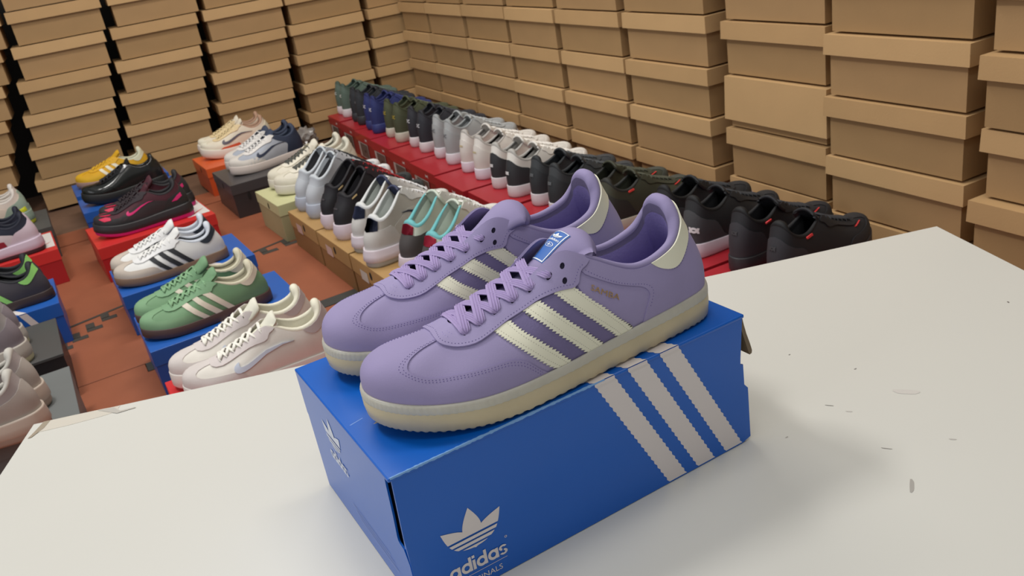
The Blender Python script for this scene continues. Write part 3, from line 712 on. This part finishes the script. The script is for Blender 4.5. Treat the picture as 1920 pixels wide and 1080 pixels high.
# ---------------------------------------------------------------- the sneakers on the floor boxes
def edge_of(dc=0.0, dt=0.0, dv=0.0):
    """opening edge with raised collar (dc), raised lacing (dt) and raised vamp (dv)"""
    out = []
    for i, (x, y, z, a_, b_, g) in enumerate(EDGE):
        k = min(i, 24-i); wc = 1 if k <= 4 else (.7 if k == 5 else (.35 if k == 6 else 0)); wt = 0 if k < 5 else (1 if k <= 7 else .6)
        out.append((x-(.02*dc/.1 if k < 3 else 0), y, z+dc*wc+dt*wt*(1 if k < 9 else .6)+dv, a_+dc*.5*wc+dv*.4, b_, g))
    return out
def out_of(heel=0.0, toe=0.0):
    return [(x-(heel if x < .1 else 0), y*(1+(.12*heel/.02 if x < .2 else 0)), ) if True else None for x, y in OUTL]
def edge_high():
    zz = {0: .385, 1: .38, 2: .36, 3: .365, 4: .43, 5: .52, 6: .55, 7: .46, 8: .37, 9: .31, 10: .27, 11: .262, 12: .26}
    xx = {4: .25, 5: .345, 6: .41, 7: .53}
    return [(xx.get(min(i, 24-i), x), y*(1.1 if min(i, 24-i) > 3 and min(i, 24-i) < 7 else 1), zz[min(i, 24-i)], a_+.03, b_, g) for i, (x, y, z, a_, b_, g) in enumerate(EDGE)]
STY = {'low': dict(), 'dunk': dict(sole=.029, rise=.002, spring=.007, edge=edge_of(.045, .02, .02)),
       'runner': dict(sole=.034, rise=.010, spring=.016, edge=edge_of(.05, .03, .03), out=out_of(.02), inset=.006),
       'mid': dict(wid=.90, sole=.032, rise=.004, spring=.012, edge=edge_of(.10, .04, .04), inset=.004),
       'trainer': dict(sole=.027, rise=.006, spring=.014, edge=edge_of(.06, .02, .03), inset=.004),
       'high': dict(wid=.89, sole=.036, rise=.006, spring=.014, edge=edge_high(), out=out_of(.03), inset=.006)}
LEN = {'high': .300, 'low': .288, 'dunk': .292}
FC = {}
def form_of(st, L=.288):
    if st not in FC:
        FC[st] = Form(L=LEN.get(st, L), NS=96, NH=12, **{'wid': .95, **STY[st]}); 
        if 'sole' not in STY[st]: FC[st] = Form(L=L, NS=96, NH=12, wid=.98, sole=.0215, rise=.004, spring=.008)
    return FC[st]
SWOOSH = smoothpoly([(7.85, .50), (7.70, .30), (7.25, .19), (6.5, .22), (5.3, .42), (3.3, .78), (5.3, .53), (6.4, .385), (7.0, .36), (7.35, .41), (7.55, .58)], 2, True)
LOWQ = dict(du=.45, dh=.10)
def emblem(f, u, h, kind, sz, M, t, off=.002):
    """small logo print on the surface round (u, h)"""
    if kind == 'arcs': VF = join([ring(0, .32, .5, .3, 180, 360, 8, 1.3), ring(0, -.32, .5, .3, 0, 180, 8, 1.3)])
    elif kind == 'double': VF = join([ring(-.5, 0, .45, .22, -125, 125, 8), ring(.5, 0, .45, .22, 55, 305, 8)])
    else: VF = rect(-.6, .6, -.2, .2)
    V = []
    for x, y in VF[0]: V.append(f.P(u+x*sz/.0125, h+y*sz/.085, off))
    return mk('emblem', V, VF[1], M, t)
def sneaker(st, c, label, group, loc, rz, extra=()):
    """c: colours - upper toe eye heel sole lining lace, optional stripe/swoosh/mid/logo"""
    f = form_of(st); t = thing('sneaker', label, 'shoe', loc, rz, group); NS, NH = f.NS, f.NH
    R = c.get('rough', .7); fab = lambda k, r=None: mat(c[k], r or R, .15, 300, .05, 25)
    sm = mat(c['sole'], .5, .05, 100)
    fl = .005 if st == 'high' else (.003 if st in ('runner', 'mid') else .0005)
    if 'sole2' in c:
        sole_rings(f, [(.012, 0, 0), (.002, 0, 0), (-.001, .12, 0), (-.001, .34, 0)], 'outsole', mat(c['sole2'], .6), t, 1, True)
        sole_rings(f, [(-.0005, .30, 0), (-fl, .40, 0), (-fl*.7, .7, 0), (.0, .98, 0), (.0008, 1.08, 0), (.006, 1.0, 0)], 'midsole', sm, t, 1)
    else:
        sole_rings(f, [(.012, 0, 0), (.003, 0, 0), (-.0004, .15, 0), (-fl, .5, 0), (.0, .98, 0), (.0010, 1.05, 0), (.006, 1.0, 0)], 'outsole', sm, t, 1, True)
    V = f.G.reshape(-1, 3); W = NH+1
    mk('upper', V, [[i*W+j, ((i+1) % NS)*W+j, ((i+1) % NS)*W+j+1, i*W+j+1] for i in range(NS) for j in range(NH)], fab('upper'), t, True)
    if 'toe' in c: overlay(f, mirrored(TOEL), .0014, fab('toe'), 'toe_cap', t, depth=.0018, **LOWQ)
    if 'eye' in c:
        inner = [(u, .985) for u in np.arange(18.8, 5.2, -.6)]
        overlay(f, mirrored(EYO)+inner, .0026, fab('eye'), 'eyestay', t, depth=.0026, **LOWQ)
    if 'heel' in c:
        q = QTR if st in ('runner', 'mid', 'trainer', 'high') else HTB
        if c.get('heelq'): full = QTR+[(-u, h) for u, h in QTR[::-1]]
        elif q is QTR: q = [(3.3, .60), (3.5, .5), (3.7, .3), (3.9, .12), (4.3, 0)]; full = q+[(-u, h) for u, h in q[::-1]]+[(-2, .66), (-1, .72), (0, .74), (1, .72), (2, .66)]
        else: full = q[:-1]+[(0, .73)]+[(-u, h) for u, h in q[::-1][1:]]
        overlay(f, full, .0016, fab('heel'), 'heel_patch', t, depth=.0018, **LOWQ)
    if 'mid' in c:
        mdp = [(9.0, 0), (8.4, .26), (7.2, .44), (6.0, .52), (4.9, .60), (3.6, .50), (3.4, .2), (3.6, 0)]
        overlay(f, mdp, .0013, fab('mid'), 'side_panel', t, depth=.0015, **LOWQ); overlay(f, mirU(mdp), .0013, fab('mid'), 'side_panel', t, depth=.0015, **LOWQ)
    if 'stripe' in c:
        for l_, r_ in ST:
            p = [tuple(v) for v in plerp(r_, [0, .33, .66, 1])]+[tuple(v) for v in plerp(l_, [1, .66, .33, 0])]
            overlay(f, p, .0022, fab('stripe'), 'stripe', t, depth=.0022, **LOWQ); overlay(f, mirU(p), .0022, fab('stripe'), 'stripe', t, depth=.0022, **LOWQ)
    if 'swoosh' in c:
        k = c.get('sws', 1.0); p = [(6.0+(u-6.0)*k, .42+(h-.42)*k) for u, h in SWOOSH]
        overlay(f, p, .0024, mat(c['swoosh'], .5), 'side_mark', t, depth=.0022, **LOWQ); overlay(f, mirU(p), .0024, mat(c['swoosh'], .5), 'side_mark', t, depth=.0022, **LOWQ)
    for nm, ky, poly in extra:
        overlay(f, poly, .0028, mat(c[ky], .6), nm, t, depth=.0026, **LOWQ)
        if nm != 'heel_pod': overlay(f, mirU(poly), .0028, mat(c[ky], .6), nm, t, depth=.0026, **LOWQ)
    cm = fab('collar') if 'collar' in c else fab('lining')
    collar(f, cm, fab('lining', .9), t, 1, .0045, .008, 5.2, 40)
    up = {'low': 0, 'dunk': .03, 'runner': .05, 'mid': .07, 'trainer': .05, 'high': .13}[st]
    z = up
    tongue(f, [(.80, .19+z*.5), (.70, .222+z*.7), (.60, .250+z), (.50, .290+z), (.43, .335+z), (.385, .372+z*1.3), (.36, .375+z*1.4)], [.03, .045, .055, .07, .085, .09, .07], fab('tongue') if 'tongue' in c else fab('upper'), t, 1, .006, .9, 7, 12)
    # laces
    LV = []; E = EYELET
    def pn(e):
        n_ = f.P(*e, 1.)-f.P(*e, 0.); return f.P(*e, .0025), n_
    mm = lambda e: (24-e[0], e[1]); up_ = np.array([-.35, 0, .94])
    prs = [(E[0], mm(E[0]))]+[(E[i+1], mm(E[i])) for i in range(5)]+[(mm(E[i+1]), E[i]) for i in range(5)]+([(E[7], mm(E[7]))] if c.get('bow', 1) else [])
    for k, (a_, b_) in enumerate(prs):
        (pa, na), (pb, nb) = pn(a_), pn(b_)
        LV.append(ribbon([pa, pa+na*.007+up_*.003, pb+nb*.007+up_*(.003 if k < 6 else .0055), pb], [na*.5+up_, nb*.5+up_], .0062, .0026, 6, False))
    mk('laces', *join(LV), mat(c['lace'], .8), t, True)
    if 'logo' in c: emblem(f, c.get('lu', 0), c.get('lh', .50), c.get('lk', 'arcs'), c.get('ls', .012), mat(c['logo'], .5), t, .0035)
    if 'gloss' in c:
        for o in t.children: pass
    return t
def pair(st, c, desc, group, p1, p2, rz1, rz2=None, z=.11, extra=(), left_first=True):
    """two shoes of a pair: p1 the nearer, p2 the farther; positions are heel points"""
    rz2 = rz1 if rz2 is None else rz2
    a_ = sneaker(st, c, desc+', nearer of pair', group, (p1[0], p1[1], z), rz1, extra)
    if p2 is not None:
        b_ = dup(a_, (p2[0], p2[1], z), desc+', farther of pair', (1, -1, 1), rz2)
    else: a_['label'] = desc
    if not left_first: a_.scale = (1, -1, 1); b_.scale = (1, 1, 1)
    return a_
D = math.radians
WHI = (226, 222, 214); CRE = (224, 216, 196); BLK = (30, 30, 33)
gA = 'sneakers on the display boxes left of the table'; gB = 'sneakers on the middle row of boxes'; gC = 'trainers on the row of red boxes'
# column A: toes to the left
pair('low', dict(upper=(112, 150, 112), toe=(122, 160, 122), eye=(120, 160, 122), heel=CRE, stripe=(226, 218, 200), sole=(84, 62, 58), lining=(206, 200, 176), lace=(132, 172, 132)), 'green suede sneaker with cream stripes and dark gum sole on blue box', gA, (.210, 1.405), (.212, 1.510), D(180), D(179))
pair('low', dict(upper=(226, 226, 224), toe=(196, 184, 172), eye=(226, 226, 226), heel=(44, 52, 62), stripe=(40, 42, 46), sole=(132, 104, 84), lining=(206, 212, 222), lace=(232, 232, 230)), 'white leather sneaker with three black stripes and gum sole on blue box', gA, (.205, 1.815), (.208, 1.918), D(178), D(178))
pair('runner', dict(upper=(72, 28, 40), toe=(40, 38, 40), eye=(44, 34, 40), heel=(44, 44, 44), mid=(52, 44, 46), swoosh=(222, 44, 120), sws=.55, sole=(44, 42, 44), sole2=(200, 30, 120), lining=(34, 32, 36), lace=(40, 30, 36), pink=(214, 40, 80)), 'black and dark red running shoe with magenta tick on red box', gA, (.212, 2.345), (.240, 2.462), D(177), D(178),
     extra=[('red_panel', 'pink', [(10.3, .30), (9.6, .50), (8.9, .46), (8.6, .30), (9.4, .22)]), ('red_panel', 'pink', [(11.0, .52), (10.2, .66), (9.3, .70), (9.4, .64), (10.4, .54)]), ('heel_mark', 'swoosh', [(3.2, .30), (2.5, .50), (1.9, .52), (2.0, .34), (2.7, .26)])])
pair('runner', dict(upper=(34, 36, 34), toe=(28, 30, 28), eye=(24, 24, 26), heel=(34, 34, 36), sole=(30, 31, 30), lining=(30, 32, 34), lace=(40, 40, 44), rough=.16), 'glossy black running shoe on blue box by back wall', gA, (.222, 2.855), None, D(180), D(178))
pair('low', dict(upper=(218, 166, 28), toe=(222, 172, 26), eye=(222, 170, 40), stripe=(238, 230, 204), heel=(228, 224, 190), sole=(166, 132, 118), lining=(214, 212, 186), lace=(226, 178, 44)), 'mustard yellow sneaker with cream stripes beside the back wall', gA, (.225, 3.19), None, D(179))
pair('dunk', dict(upper=(224, 219, 210), toe=(208, 200, 196), eye=(206, 197, 195), heel=(196, 186, 186), swoosh=(200, 208, 224), sws=.7, sole=(224, 217, 210), lining=(232, 228, 208), lace=(238, 235, 226), tongue=(224, 222, 206)), 'white and pale lilac court sneaker behind the table edge', gA, (.232, .965), (.225, 1.072), D(172), D(175), z=.12)
# column of boxes at the far left edge, heels towards us
pair('runner', dict(upper=(214, 200, 188), toe=(206, 194, 182), eye=(220, 208, 196), heel=(150, 168, 152), mid=(222, 206, 190), sole=(140, 158, 142), sole2=(200, 204, 60), lining=(214, 206, 198), lace=(220, 214, 206), pod=(204, 208, 40)), 'beige running shoe with yellow-green heel on dark grey box', gA, (-.235, 2.86), (-.24, 2.96), D(178), extra=[('side_pod', 'pod', [(3.0, .04), (2.8, .18), (1.6, .22), (1.5, .05)])])
pair('runner', dict(upper=(30, 36, 54), eye=(32, 38, 56), heel=(216, 200, 212), mid=(214, 204, 208), sole=(208, 190, 206), sole2=(58, 48, 52), lining=(28, 32, 48), lace=(200, 196, 196), red=(150, 34, 52)), 'navy and pale pink running shoe on red box at the left edge', gA, (-.225, 2.455), (-.235, 2.555), D(176), extra=[('red_side_panel', 'red', [(5.4, .05), (5.0, .30), (4.3, .26), (4.2, .05)])])
pair('low', dict(upper=(62, 58, 66), toe=(58, 54, 62), eye=(56, 54, 62), heel=(150, 214, 116), stripe=(150, 214, 116), sole=(62, 48, 46), lining=(28, 30, 36), lace=(50, 50, 56)), 'dark grey sneaker with neon green heel and stripes on blue box', gA, (-.225, 1.935), (-.235, 2.035), D(172))
pair('runner', dict(upper=(150, 144, 142), toe=(168, 160, 158), eye=(176, 170, 166), heel=(140, 130, 136), mid=(190, 182, 176), sole=(190, 182, 172), sole2=(206, 200, 164), lining=(120, 116, 116), lace=(226, 222, 214), pod=(226, 220, 212)), 'silver grey running shoe with shiny straps on black box', gA, (-.300, 1.535), (-.305, 1.64), D(174), extra=[('strap', 'pod', [(4.2, .50), (4.1, .72), (3.2, .74), (3.1, .52)])])
pair('runner', dict(upper=(160, 150, 148), toe=(178, 170, 162), eye=(186, 178, 170), heel=(176, 168, 160), mid=(196, 186, 178), sole=(196, 180, 166), sole2=(170, 150, 136), lining=(196, 192, 184), lace=(206, 200, 190), pod=(204, 196, 188)), 'light grey ribbed running shoe on grey box left of table corner', gA, (-.285, 1.155), (-.280, 1.262), D(170), extra=[('rib', 'pod', [(5.6+.9*k, .10), (5.0+.9*k, .62), (4.75+.9*k, .62), (5.3+.9*k, .10)]) for k in range(-1, 4)])
# column B
pair('runner', dict(upper=(226, 216, 196), toe=(230, 224, 204), eye=(226, 204, 160), heel=(214, 208, 184), swoosh=(90, 84, 96), sws=.8, sole=(226, 218, 206), lining=(176, 140, 116), lace=(226, 206, 160), pod=(214, 96, 62), g=(150, 206, 96)), 'cream running shoe with orange sole accent on orange box', gB, (.69, 3.06), (.70, 3.165), D(173), extra=[('sole_accent', 'pod', [(7.6, .02), (7.2, .12), (5.4, .14), (5.2, .02)])])
pair('dunk', dict(upper=(168, 174, 186), toe=(214, 208, 200), eye=(222, 218, 214), heel=(46, 56, 78), heelq=1, mid=(176, 180, 188), swoosh=(40, 50, 74), sws=.75, sole=(218, 206, 198), lining=(48, 58, 80), collar=(48, 58, 80), lace=(232, 230, 228), tongue=(52, 62, 84)), 'navy and grey court sneaker with white laces on dark box', gB, (.705, 2.69), (.712, 2.79), D(190), D(187), z=.12)
pair('dunk', dict(upper=(222, 216, 200), toe=(216, 210, 192), eye=(226, 220, 204), heel=(214, 208, 190), mid=(220, 214, 196), sole=(218, 212, 198), lining=(214, 210, 194), lace=(80, 82, 78)), 'cream sneaker with dark laces on pale green box', gB, (.750, 2.215), (.755, 2.322), D(182), D(182), z=.12)
gy = dict(upper=(176, 180, 186), toe=(226, 226, 228), eye=(186, 190, 196), heel=(186, 190, 196), mid=(168, 166, 166), sole=(176, 182, 196), lining=(60, 60, 64), collar=(196, 202, 208), lace=(30, 32, 36), tongue=(196, 204, 210))
pair('high', gy, 'silver grey basketball shoe with pale blue sole on kraft box', gB, (.474, 1.900), (.474, 2.004), D(13), D(13), left_first=False)
pair('high', dict(upper=(30, 28, 34), toe=(54, 58, 60), eye=(36, 26, 34), heel=(28, 27, 32), mid=(32, 30, 36), sole=(214, 200, 210), lining=(24, 22, 28), lace=(150, 30, 36), logo=(70, 66, 70), lk='bar', pod=(206, 180, 130)), 'black basketball shoe with pale pink sole and gold bar', gB, (.466, 1.640), (.472, 1.760), D(12), D(12), left_first=False, extra=[('gold_bar', 'pod', [(21.2, .86), (20.6, .86), (20.6, .92), (21.2, .92)])])
pair('high', dict(upper=(176, 172, 164), toe=(214, 212, 208), eye=(206, 206, 204), heel=(196, 194, 190), pod=(58, 66, 98), mid=(182, 178, 170), swoosh=(40, 44, 66), sws=.6, sole=(216, 206, 214), sole2=(176, 176, 172), lining=(190, 196, 190), collar=(214, 216, 216), lace=(226, 226, 228), tongue=(56, 62, 92)), 'silver basketball shoe with navy heel and navy tongue', gB, (.450, 1.378), (.466, 1.500), D(12), D(12), left_first=False, extra=[('heel_pad', 'pod', [(1.9, .62), (1.7, .96), (0, .99), (-1.7, .96), (-1.9, .62), (0, .52)])])
pair('high', dict(upper=(206, 216, 202), toe=(224, 222, 218), eye=(220, 222, 216), heel=(70, 66, 66), mid=(196, 204, 196), sole=(216, 204, 212), lining=(200, 210, 196), collar=(110, 186, 190), lace=(232, 230, 228), pod=(206, 48, 80)), 'mint basketball shoe with teal collar and red heel pad', gB, (.492, 1.138), (.492, 1.256), D(12), D(12), left_first=False, extra=[('heel_pad', 'pod', [(1.6, .70), (1.5, .96), (0, .99), (-1.5, .96), (-1.6, .70), (0, .66)])] )
# row C: heels towards us, along the right wall
UA = lambda col, sole, logo, lk='arcs', lin=None, **k: dict(upper=col, toe=tuple(min(255, v+8) for v in col), eye=col, heel=tuple(max(0, v-6) for v in col), sole=sole, lining=lin or tuple(max(0, v-22) for v in col), lace=tuple(min(255, v+16) for v in col), logo=logo, lk=lk, **k)
WS = (216, 208, 212)
crow = [
 ('mid', UA((92, 110, 100), WS, (210, 214, 210), 'double'), 'grey-green basketball shoe with white sole, red box in far corner', (3.30, 3.41), 1.050),
 ('mid', UA((48, 52, 58), (52, 54, 60), (90, 92, 98)), 'charcoal basketball shoe, second red box from the far corner', (3.03, 3.135), 1.030),
 ('mid', UA((44, 54, 110), (48, 58, 116), (214, 216, 226), 'double'), 'royal blue basketball shoe with white double logo on heel', (2.77, 2.875), 1.005),
 ('mid', UA((78, 84, 62), (196, 190, 176), (176, 156, 60), 'double'), 'olive basketball shoe with off-white sole on red box', (2.49, 2.62), 1.000),
 ('mid', UA((50, 52, 60), WS, (206, 208, 214), 'double'), 'dark slate basketball shoe with white sole on red box', (2.25, 2.36), .990),
 ('mid', UA((168, 172, 174), (220, 214, 222), (110, 112, 118), 'double', toe2=1), 'light grey basketball shoe with dark collar trim on red box', (2.01, 2.12), .975),
 ('trainer', UA((222, 218, 212), (220, 212, 224), (190, 176, 140), 'bar', lin=(176, 172, 168)), 'white trainer with shiny gold heel band on red box', (1.765, 1.875), .950),
 ('trainer', dict(UA((224, 221, 215), WS, (226, 226, 228), lin=(172, 170, 166)), heel=(48, 50, 54), lh=.34), 'white trainer with black heel block and white sole on red box', (1.525, 1.635), .925),
 ('trainer', dict(UA((58, 62, 66), (212, 204, 210), (100, 104, 108)), heel=(46, 50, 54)), 'charcoal grey trainer with white sole on red box', (1.295, 1.400), .915),
 ('trainer', dict(UA((60, 62, 48), (196, 186, 172), (226, 70, 66)), heel=(44, 46, 42), collar=(34, 36, 34), toe=(72, 76, 70), red=(232, 70, 66)), 'dark olive trainer with small red tab on red box', (1.075, 1.180), .915),
 ('trainer', dict(UA((34, 36, 40), (212, 200, 212), (222, 222, 226)), heel=(66, 68, 72), lh=.30, ls=.017, lu=1.1), 'black trainer with white sole and white logo on heel', (.815, .920), .945),
 ('trainer', dict(UA((32, 33, 38), (46, 44, 48), (60, 60, 64)), heel=(52, 52, 58), red=(230, 66, 70)), 'all black trainer with red pull tabs behind the table', (.575, .685), .940)]
cy_ = lambda y: y if y < 2.5 else 2.5+(y-2.5)*.88
for st, c, ds, (y1, y2), x in crow:
    y1, y2 = cy_(y1), cy_(y2)
    ex = []
    if 'red' in c: ex = [('red_tab', 'red', [(4.1, .90), (3.6, .90), (3.6, .985), (4.1, .985)]), ('red_line', 'red', [(9.6, .60), (8.2, .56), (8.2, .59), (9.6, .63)])]
    pair(st, c, ds, gC, (x, y1), (x+.012, y2), D(5), D(6), extra=ex, left_first=False)

# ---------------------------------------------------------------- boxes under them
def shoebox(name, label, x, y, lx, ly, h, cb, cl, rz=0, lidh=.035, rough=.45, group=None, deco=None):
    t = thing(name, label, 'box', (x, y, .0), rz, group); g = .0015
    MBx = mat(cb, rough, .05, 80, .03, 8, coat=.15); ML = mat(cl, rough, .05, 80, .03, 8, coat=.15)
    V, Fc = boxvf(g, lx-g, g, ly-g, 0, h-.004, .001); mk('body', V, Fc, MBx, t)
    parts = [boxvf(0, lx, 0, ly, h-.003, h, .0008), boxvf(0, lx, -.0002, .0016, h-lidh, h-.002), boxvf(0, lx, ly-.0016, ly+.0002, h-lidh, h-.002), boxvf(-.0002, .0016, 0, ly, h-lidh, h-.002), boxvf(lx-.0016, lx+.0002, 0, ly, h-lidh, h-.002)]
    mk('lid', *join(parts), ML, t)
    if deco: deco(t, lx, ly, h)
    return t
BL = (30, 92, 178); BLs = (24, 84, 172)
def blue_deco(t, lx, ly, h):
    for k in range(3):
        xa = lx*.52+.034*k
        mk('printed_stripe', [(xa, -.0006, h-.002), (xa+.018, -.0006, h-.002), (xa+.070, -.0006, .004), (xa+.052, -.0006, .004)], [[0, 1, 2, 3]], WHT, t)
        mk('printed_stripe', [(xa-.0, -.0004, h+.0002), (xa+.018, -.0004, h+.0002), (xa-.022, .07, h+.0002), (xa-.040, .07, h+.0002)], [[0, 1, 2, 3]], WHT, t)
def nike_deco(t, lx, ly, h):
    mk('white_patch', [(lx-.075, .045, h+.0003), (lx-.004, .045, h+.0003), (lx-.004, ly-.02, h+.0003), (lx-.075, ly-.02, h+.0003)], [[0, 1, 2, 3]], mat((226, 222, 218), .5), t)
    sw = [(u, h_) for u, h_ in SWOOSH]
    put2d('red_tick', ([((7.85-u)/4.55, (h_-.19)/.59) for u, h_ in sw], [list(range(len(sw)))]), (lx-.068, .062, h+.0006), (.058, 0, 0), (0, .05, 0), mat((200, 36, 40), .5), t)
    put2d('lettering', font_mesh('NIKE', .02), (lx*.36, -.0006, h-.052), (.13, 0, 0), (0, 0, .034), WHT, t)
x0 = -.078
shoebox('shoe_box', 'blue shoe box carrying the green suede sneakers', x0, 1.330, .340, .245, .11, BLs, BL, deco=blue_deco)
shoebox('shoe_box', 'blue shoe box carrying the white sneakers with black stripes', x0-.004, 1.745, .340, .255, .11, BLs, BL, D(.5), deco=blue_deco)
shoebox('shoe_box', 'bright red shoe box carrying the black and dark red running shoes', x0-.010, 2.255, .355, .285, .11, (176, 28, 34), (206, 48, 44), D(2), deco=nike_deco)
shoebox('shoe_box', 'blue shoe box carrying the glossy black running shoes', x0-.004, 2.765, .340, .235, .11, BLs, BL)
shoebox('shoe_box', 'blue shoe box carrying the mustard yellow sneaker', x0-.002, 3.075, .340, .235, .11, BLs, BL)
shoebox('shoe_box', 'red shoe box under the white and pale lilac court sneakers', x0, .890, .340, .245, .12, (190, 36, 44), (208, 44, 50))
def x_left(x1, lx): return x1-lx
shoebox('shoe_box', 'dark grey shoe box carrying the beige running shoes', -.19-.34, 2.72, .34, .30, .11, (72, 72, 70), (80, 80, 78), rough=.7)
shoebox('shoe_box', 'red shoe box carrying the navy and pale pink running shoes', -.19-.35, 2.395, .35, .255, .11, (170, 30, 36), (206, 48, 46), D(1), deco=nike_deco)
shoebox('shoe_box', 'blue striped shoe box carrying the neon heeled sneakers', -.222-.34, 1.865, .34, .235, .11, BLs, BL, deco=blue_deco)
shoebox('shoe_box', 'black shoe box with dark grey lid carrying the silver running shoes', -.238-.34, 1.50, .34, .255, .11, (30, 30, 34), (74, 74, 74), rough=.6, lidh=.006)
shoebox('shoe_box', 'plain grey shoe box carrying the light grey ribbed running shoes', -.233-.34, 1.165, .34, .255, .108, (104, 108, 108), (108, 112, 112), rough=.7)
def hole_deco(cols):
    def f_(t, lx, ly, h):
        put2d('hand_hole', ring(0, 0, .5, 0, n=12), (-.0006, ly*.45, h-.022), (0, -.016, 0), (0, 0, .022), mat((24, 22, 22), .9), t)
        put2d('hand_hole', ring(0, 0, .5, 0, n=12), (lx*.16, -.0006, h-.050), (.012, 0, 0), (0, 0, .028), mat((24, 22, 22), .9), t)
        if cols: mk('price_sticker', [(-.0008, ly*.75, h*.55), (-.0008, ly*.55, h*.55), (-.0008, ly*.55, h*.80), (-.0008, ly*.75, h*.80)], [[0, 1, 2, 3]], mat(cols, .5), t)
    return f_
shoebox('shoe_box', 'orange shoe box carrying the cream running shoes', .378, 2.93, .34, .27, .11, (206, 82, 36), (222, 96, 44), deco=hole_deco(None))
shoebox('shoe_box', 'dark grey shoe box carrying the navy court sneakers', .377, 2.52, .345, .285, .12, (52, 50, 52), (70, 68, 70), rough=.4, deco=hole_deco(None))
shoebox('shoe_box', 'pale green shoe box carrying the cream sneakers', .425, 2.100, .34, .250, .12, (168, 162, 122), (200, 200, 152), D(1), rough=.6, deco=hole_deco(None))
for y, ly, dsc, stc in ((1.785, .262, 'silver grey basketball shoes', (206, 178, 170)), (1.520, .255, 'black basketball shoes with pale pink soles', (206, 178, 170)), (1.265, .245, 'silver basketball shoes with navy heels', (196, 190, 180)), (1.035, .220, 'mint basketball shoes with teal collars', (206, 176, 170))):
    shoebox('shoe_box', 'kraft brown shoe box carrying the '+dsc, .440, y, .34, ly, .11, (142, 106, 62), (172, 136, 84), D(0), rough=.7, lidh=.045, deco=hole_deco(stc))
def red_deco(t, lx, ly, h):
    a1, a2, b1, b2 = ly*.86, ly*.30, .012, .074
    mk('label_frame', [(-.0006, a1, b1), (-.0006, a2, b1), (-.0006, a2, b2), (-.0006, a1, b2)], [[0, 1, 2, 3]], mat((190, 182, 180), .5), t)
    mk('label_picture', [(-.0009, a1-.022, b1+.003), (-.0009, a2+.004, b1+.003), (-.0009, a2+.004, b2-.003), (-.0009, a1-.022, b2-.003)], [[0, 1, 2, 3]], mat((96, 84, 80), .5), t)
    put2d('label_mark', join([ring(0, .3, .5, .3, 180, 360, 8), ring(0, -.3, .5, .3, 0, 180, 8)]), (-.0012, ly*.50, .042), (0, -.020, 0), (0, 0, .022), mat((40, 36, 36), .5), t)
    put2d('emblem', join([ring(0, .3, .5, .28, 180, 360, 8), ring(0, -.3, .5, .28, 0, 180, 8)]), (-.0006, ly*.33, h-.019), (0, -.024, 0), (0, 0, .016), mat((220, 206, 206), .5), t)
nm = ['grey-green basketball shoes', 'charcoal basketball shoes', 'royal blue basketball shoes', 'olive basketball shoes', 'dark slate basketball shoes', 'light grey basketball shoes', 'white trainers with gold heel bands', 'white trainers with black heel blocks', 'charcoal grey trainers', 'dark olive trainers', 'black trainers with white soles', 'all black trainers']
ys = [(cy_(r[3][0])+cy_(r[3][1]))/2 for r in crow]
for k, (y, n_) in enumerate(zip(ys, nm)):
    up_ = ys[k-1] if k else y+.21; dn = ys[k+1] if k < 11 else y-.25
    hw = min(up_-y, y-dn)/2-.006; hw = min(hw, .118)
    xl = .862+max(0, y-1.75)*.098
    shoebox('shoe_box', 'dark red shoe box carrying the '+n_, xl, y-hw, .335, 2*hw, .11, (140, 22, 32), (168, 30, 42), D(-3.9), deco=red_deco)

# litter on the floor near the back corner
def crumple(name, label, loc, s, M, seed, flat=.5):
    random.seed(seed); bm = bmesh.new(); bmesh.ops.create_icosphere(bm, subdivisions=3, radius=1)
    for v in bm.verts:
        k = 1+random.uniform(-.28, .22); v.co = Vector((v.co.x*s[0]*k, v.co.y*s[1]*k, max(-.9, v.co.z)*s[2]*k*flat))
    z0 = min(v.co.z for v in bm.verts)
    for v in bm.verts: v.co.z -= z0
    V = [tuple(v.co) for v in bm.verts]; Fc = [[v.index for v in f.verts] for f in bm.faces]; bm.free()
    return tag(mk(name, V, Fc, M, None, False, loc), label, 'litter')
crumple('plastic_bag', 'crumpled grey plastic bag on the floor in the back corner', (.89, 3.315, 0), (.05, .045, .06), mat((150, 146, 142), .25, coat=.4), 1, .8)
crumple('yellow_packet', 'small yellow packet on the floor in the back corner', (.90, 3.19, 0), (.035, .025, .02), mat((206, 176, 44), .4), 2)
crumple('paper_scrap', 'scrap of white paper on the floor left of the orange box', (.285, 2.93, 0), (.025, .018, .006), mat((214, 208, 204), .6), 3)
crumple('paper_scrap', 'small white paper scrap on the floor strip by the back wall', (.30, 3.27, -.01), (.016, .012, .006), mat((206, 202, 196), .6), 4)
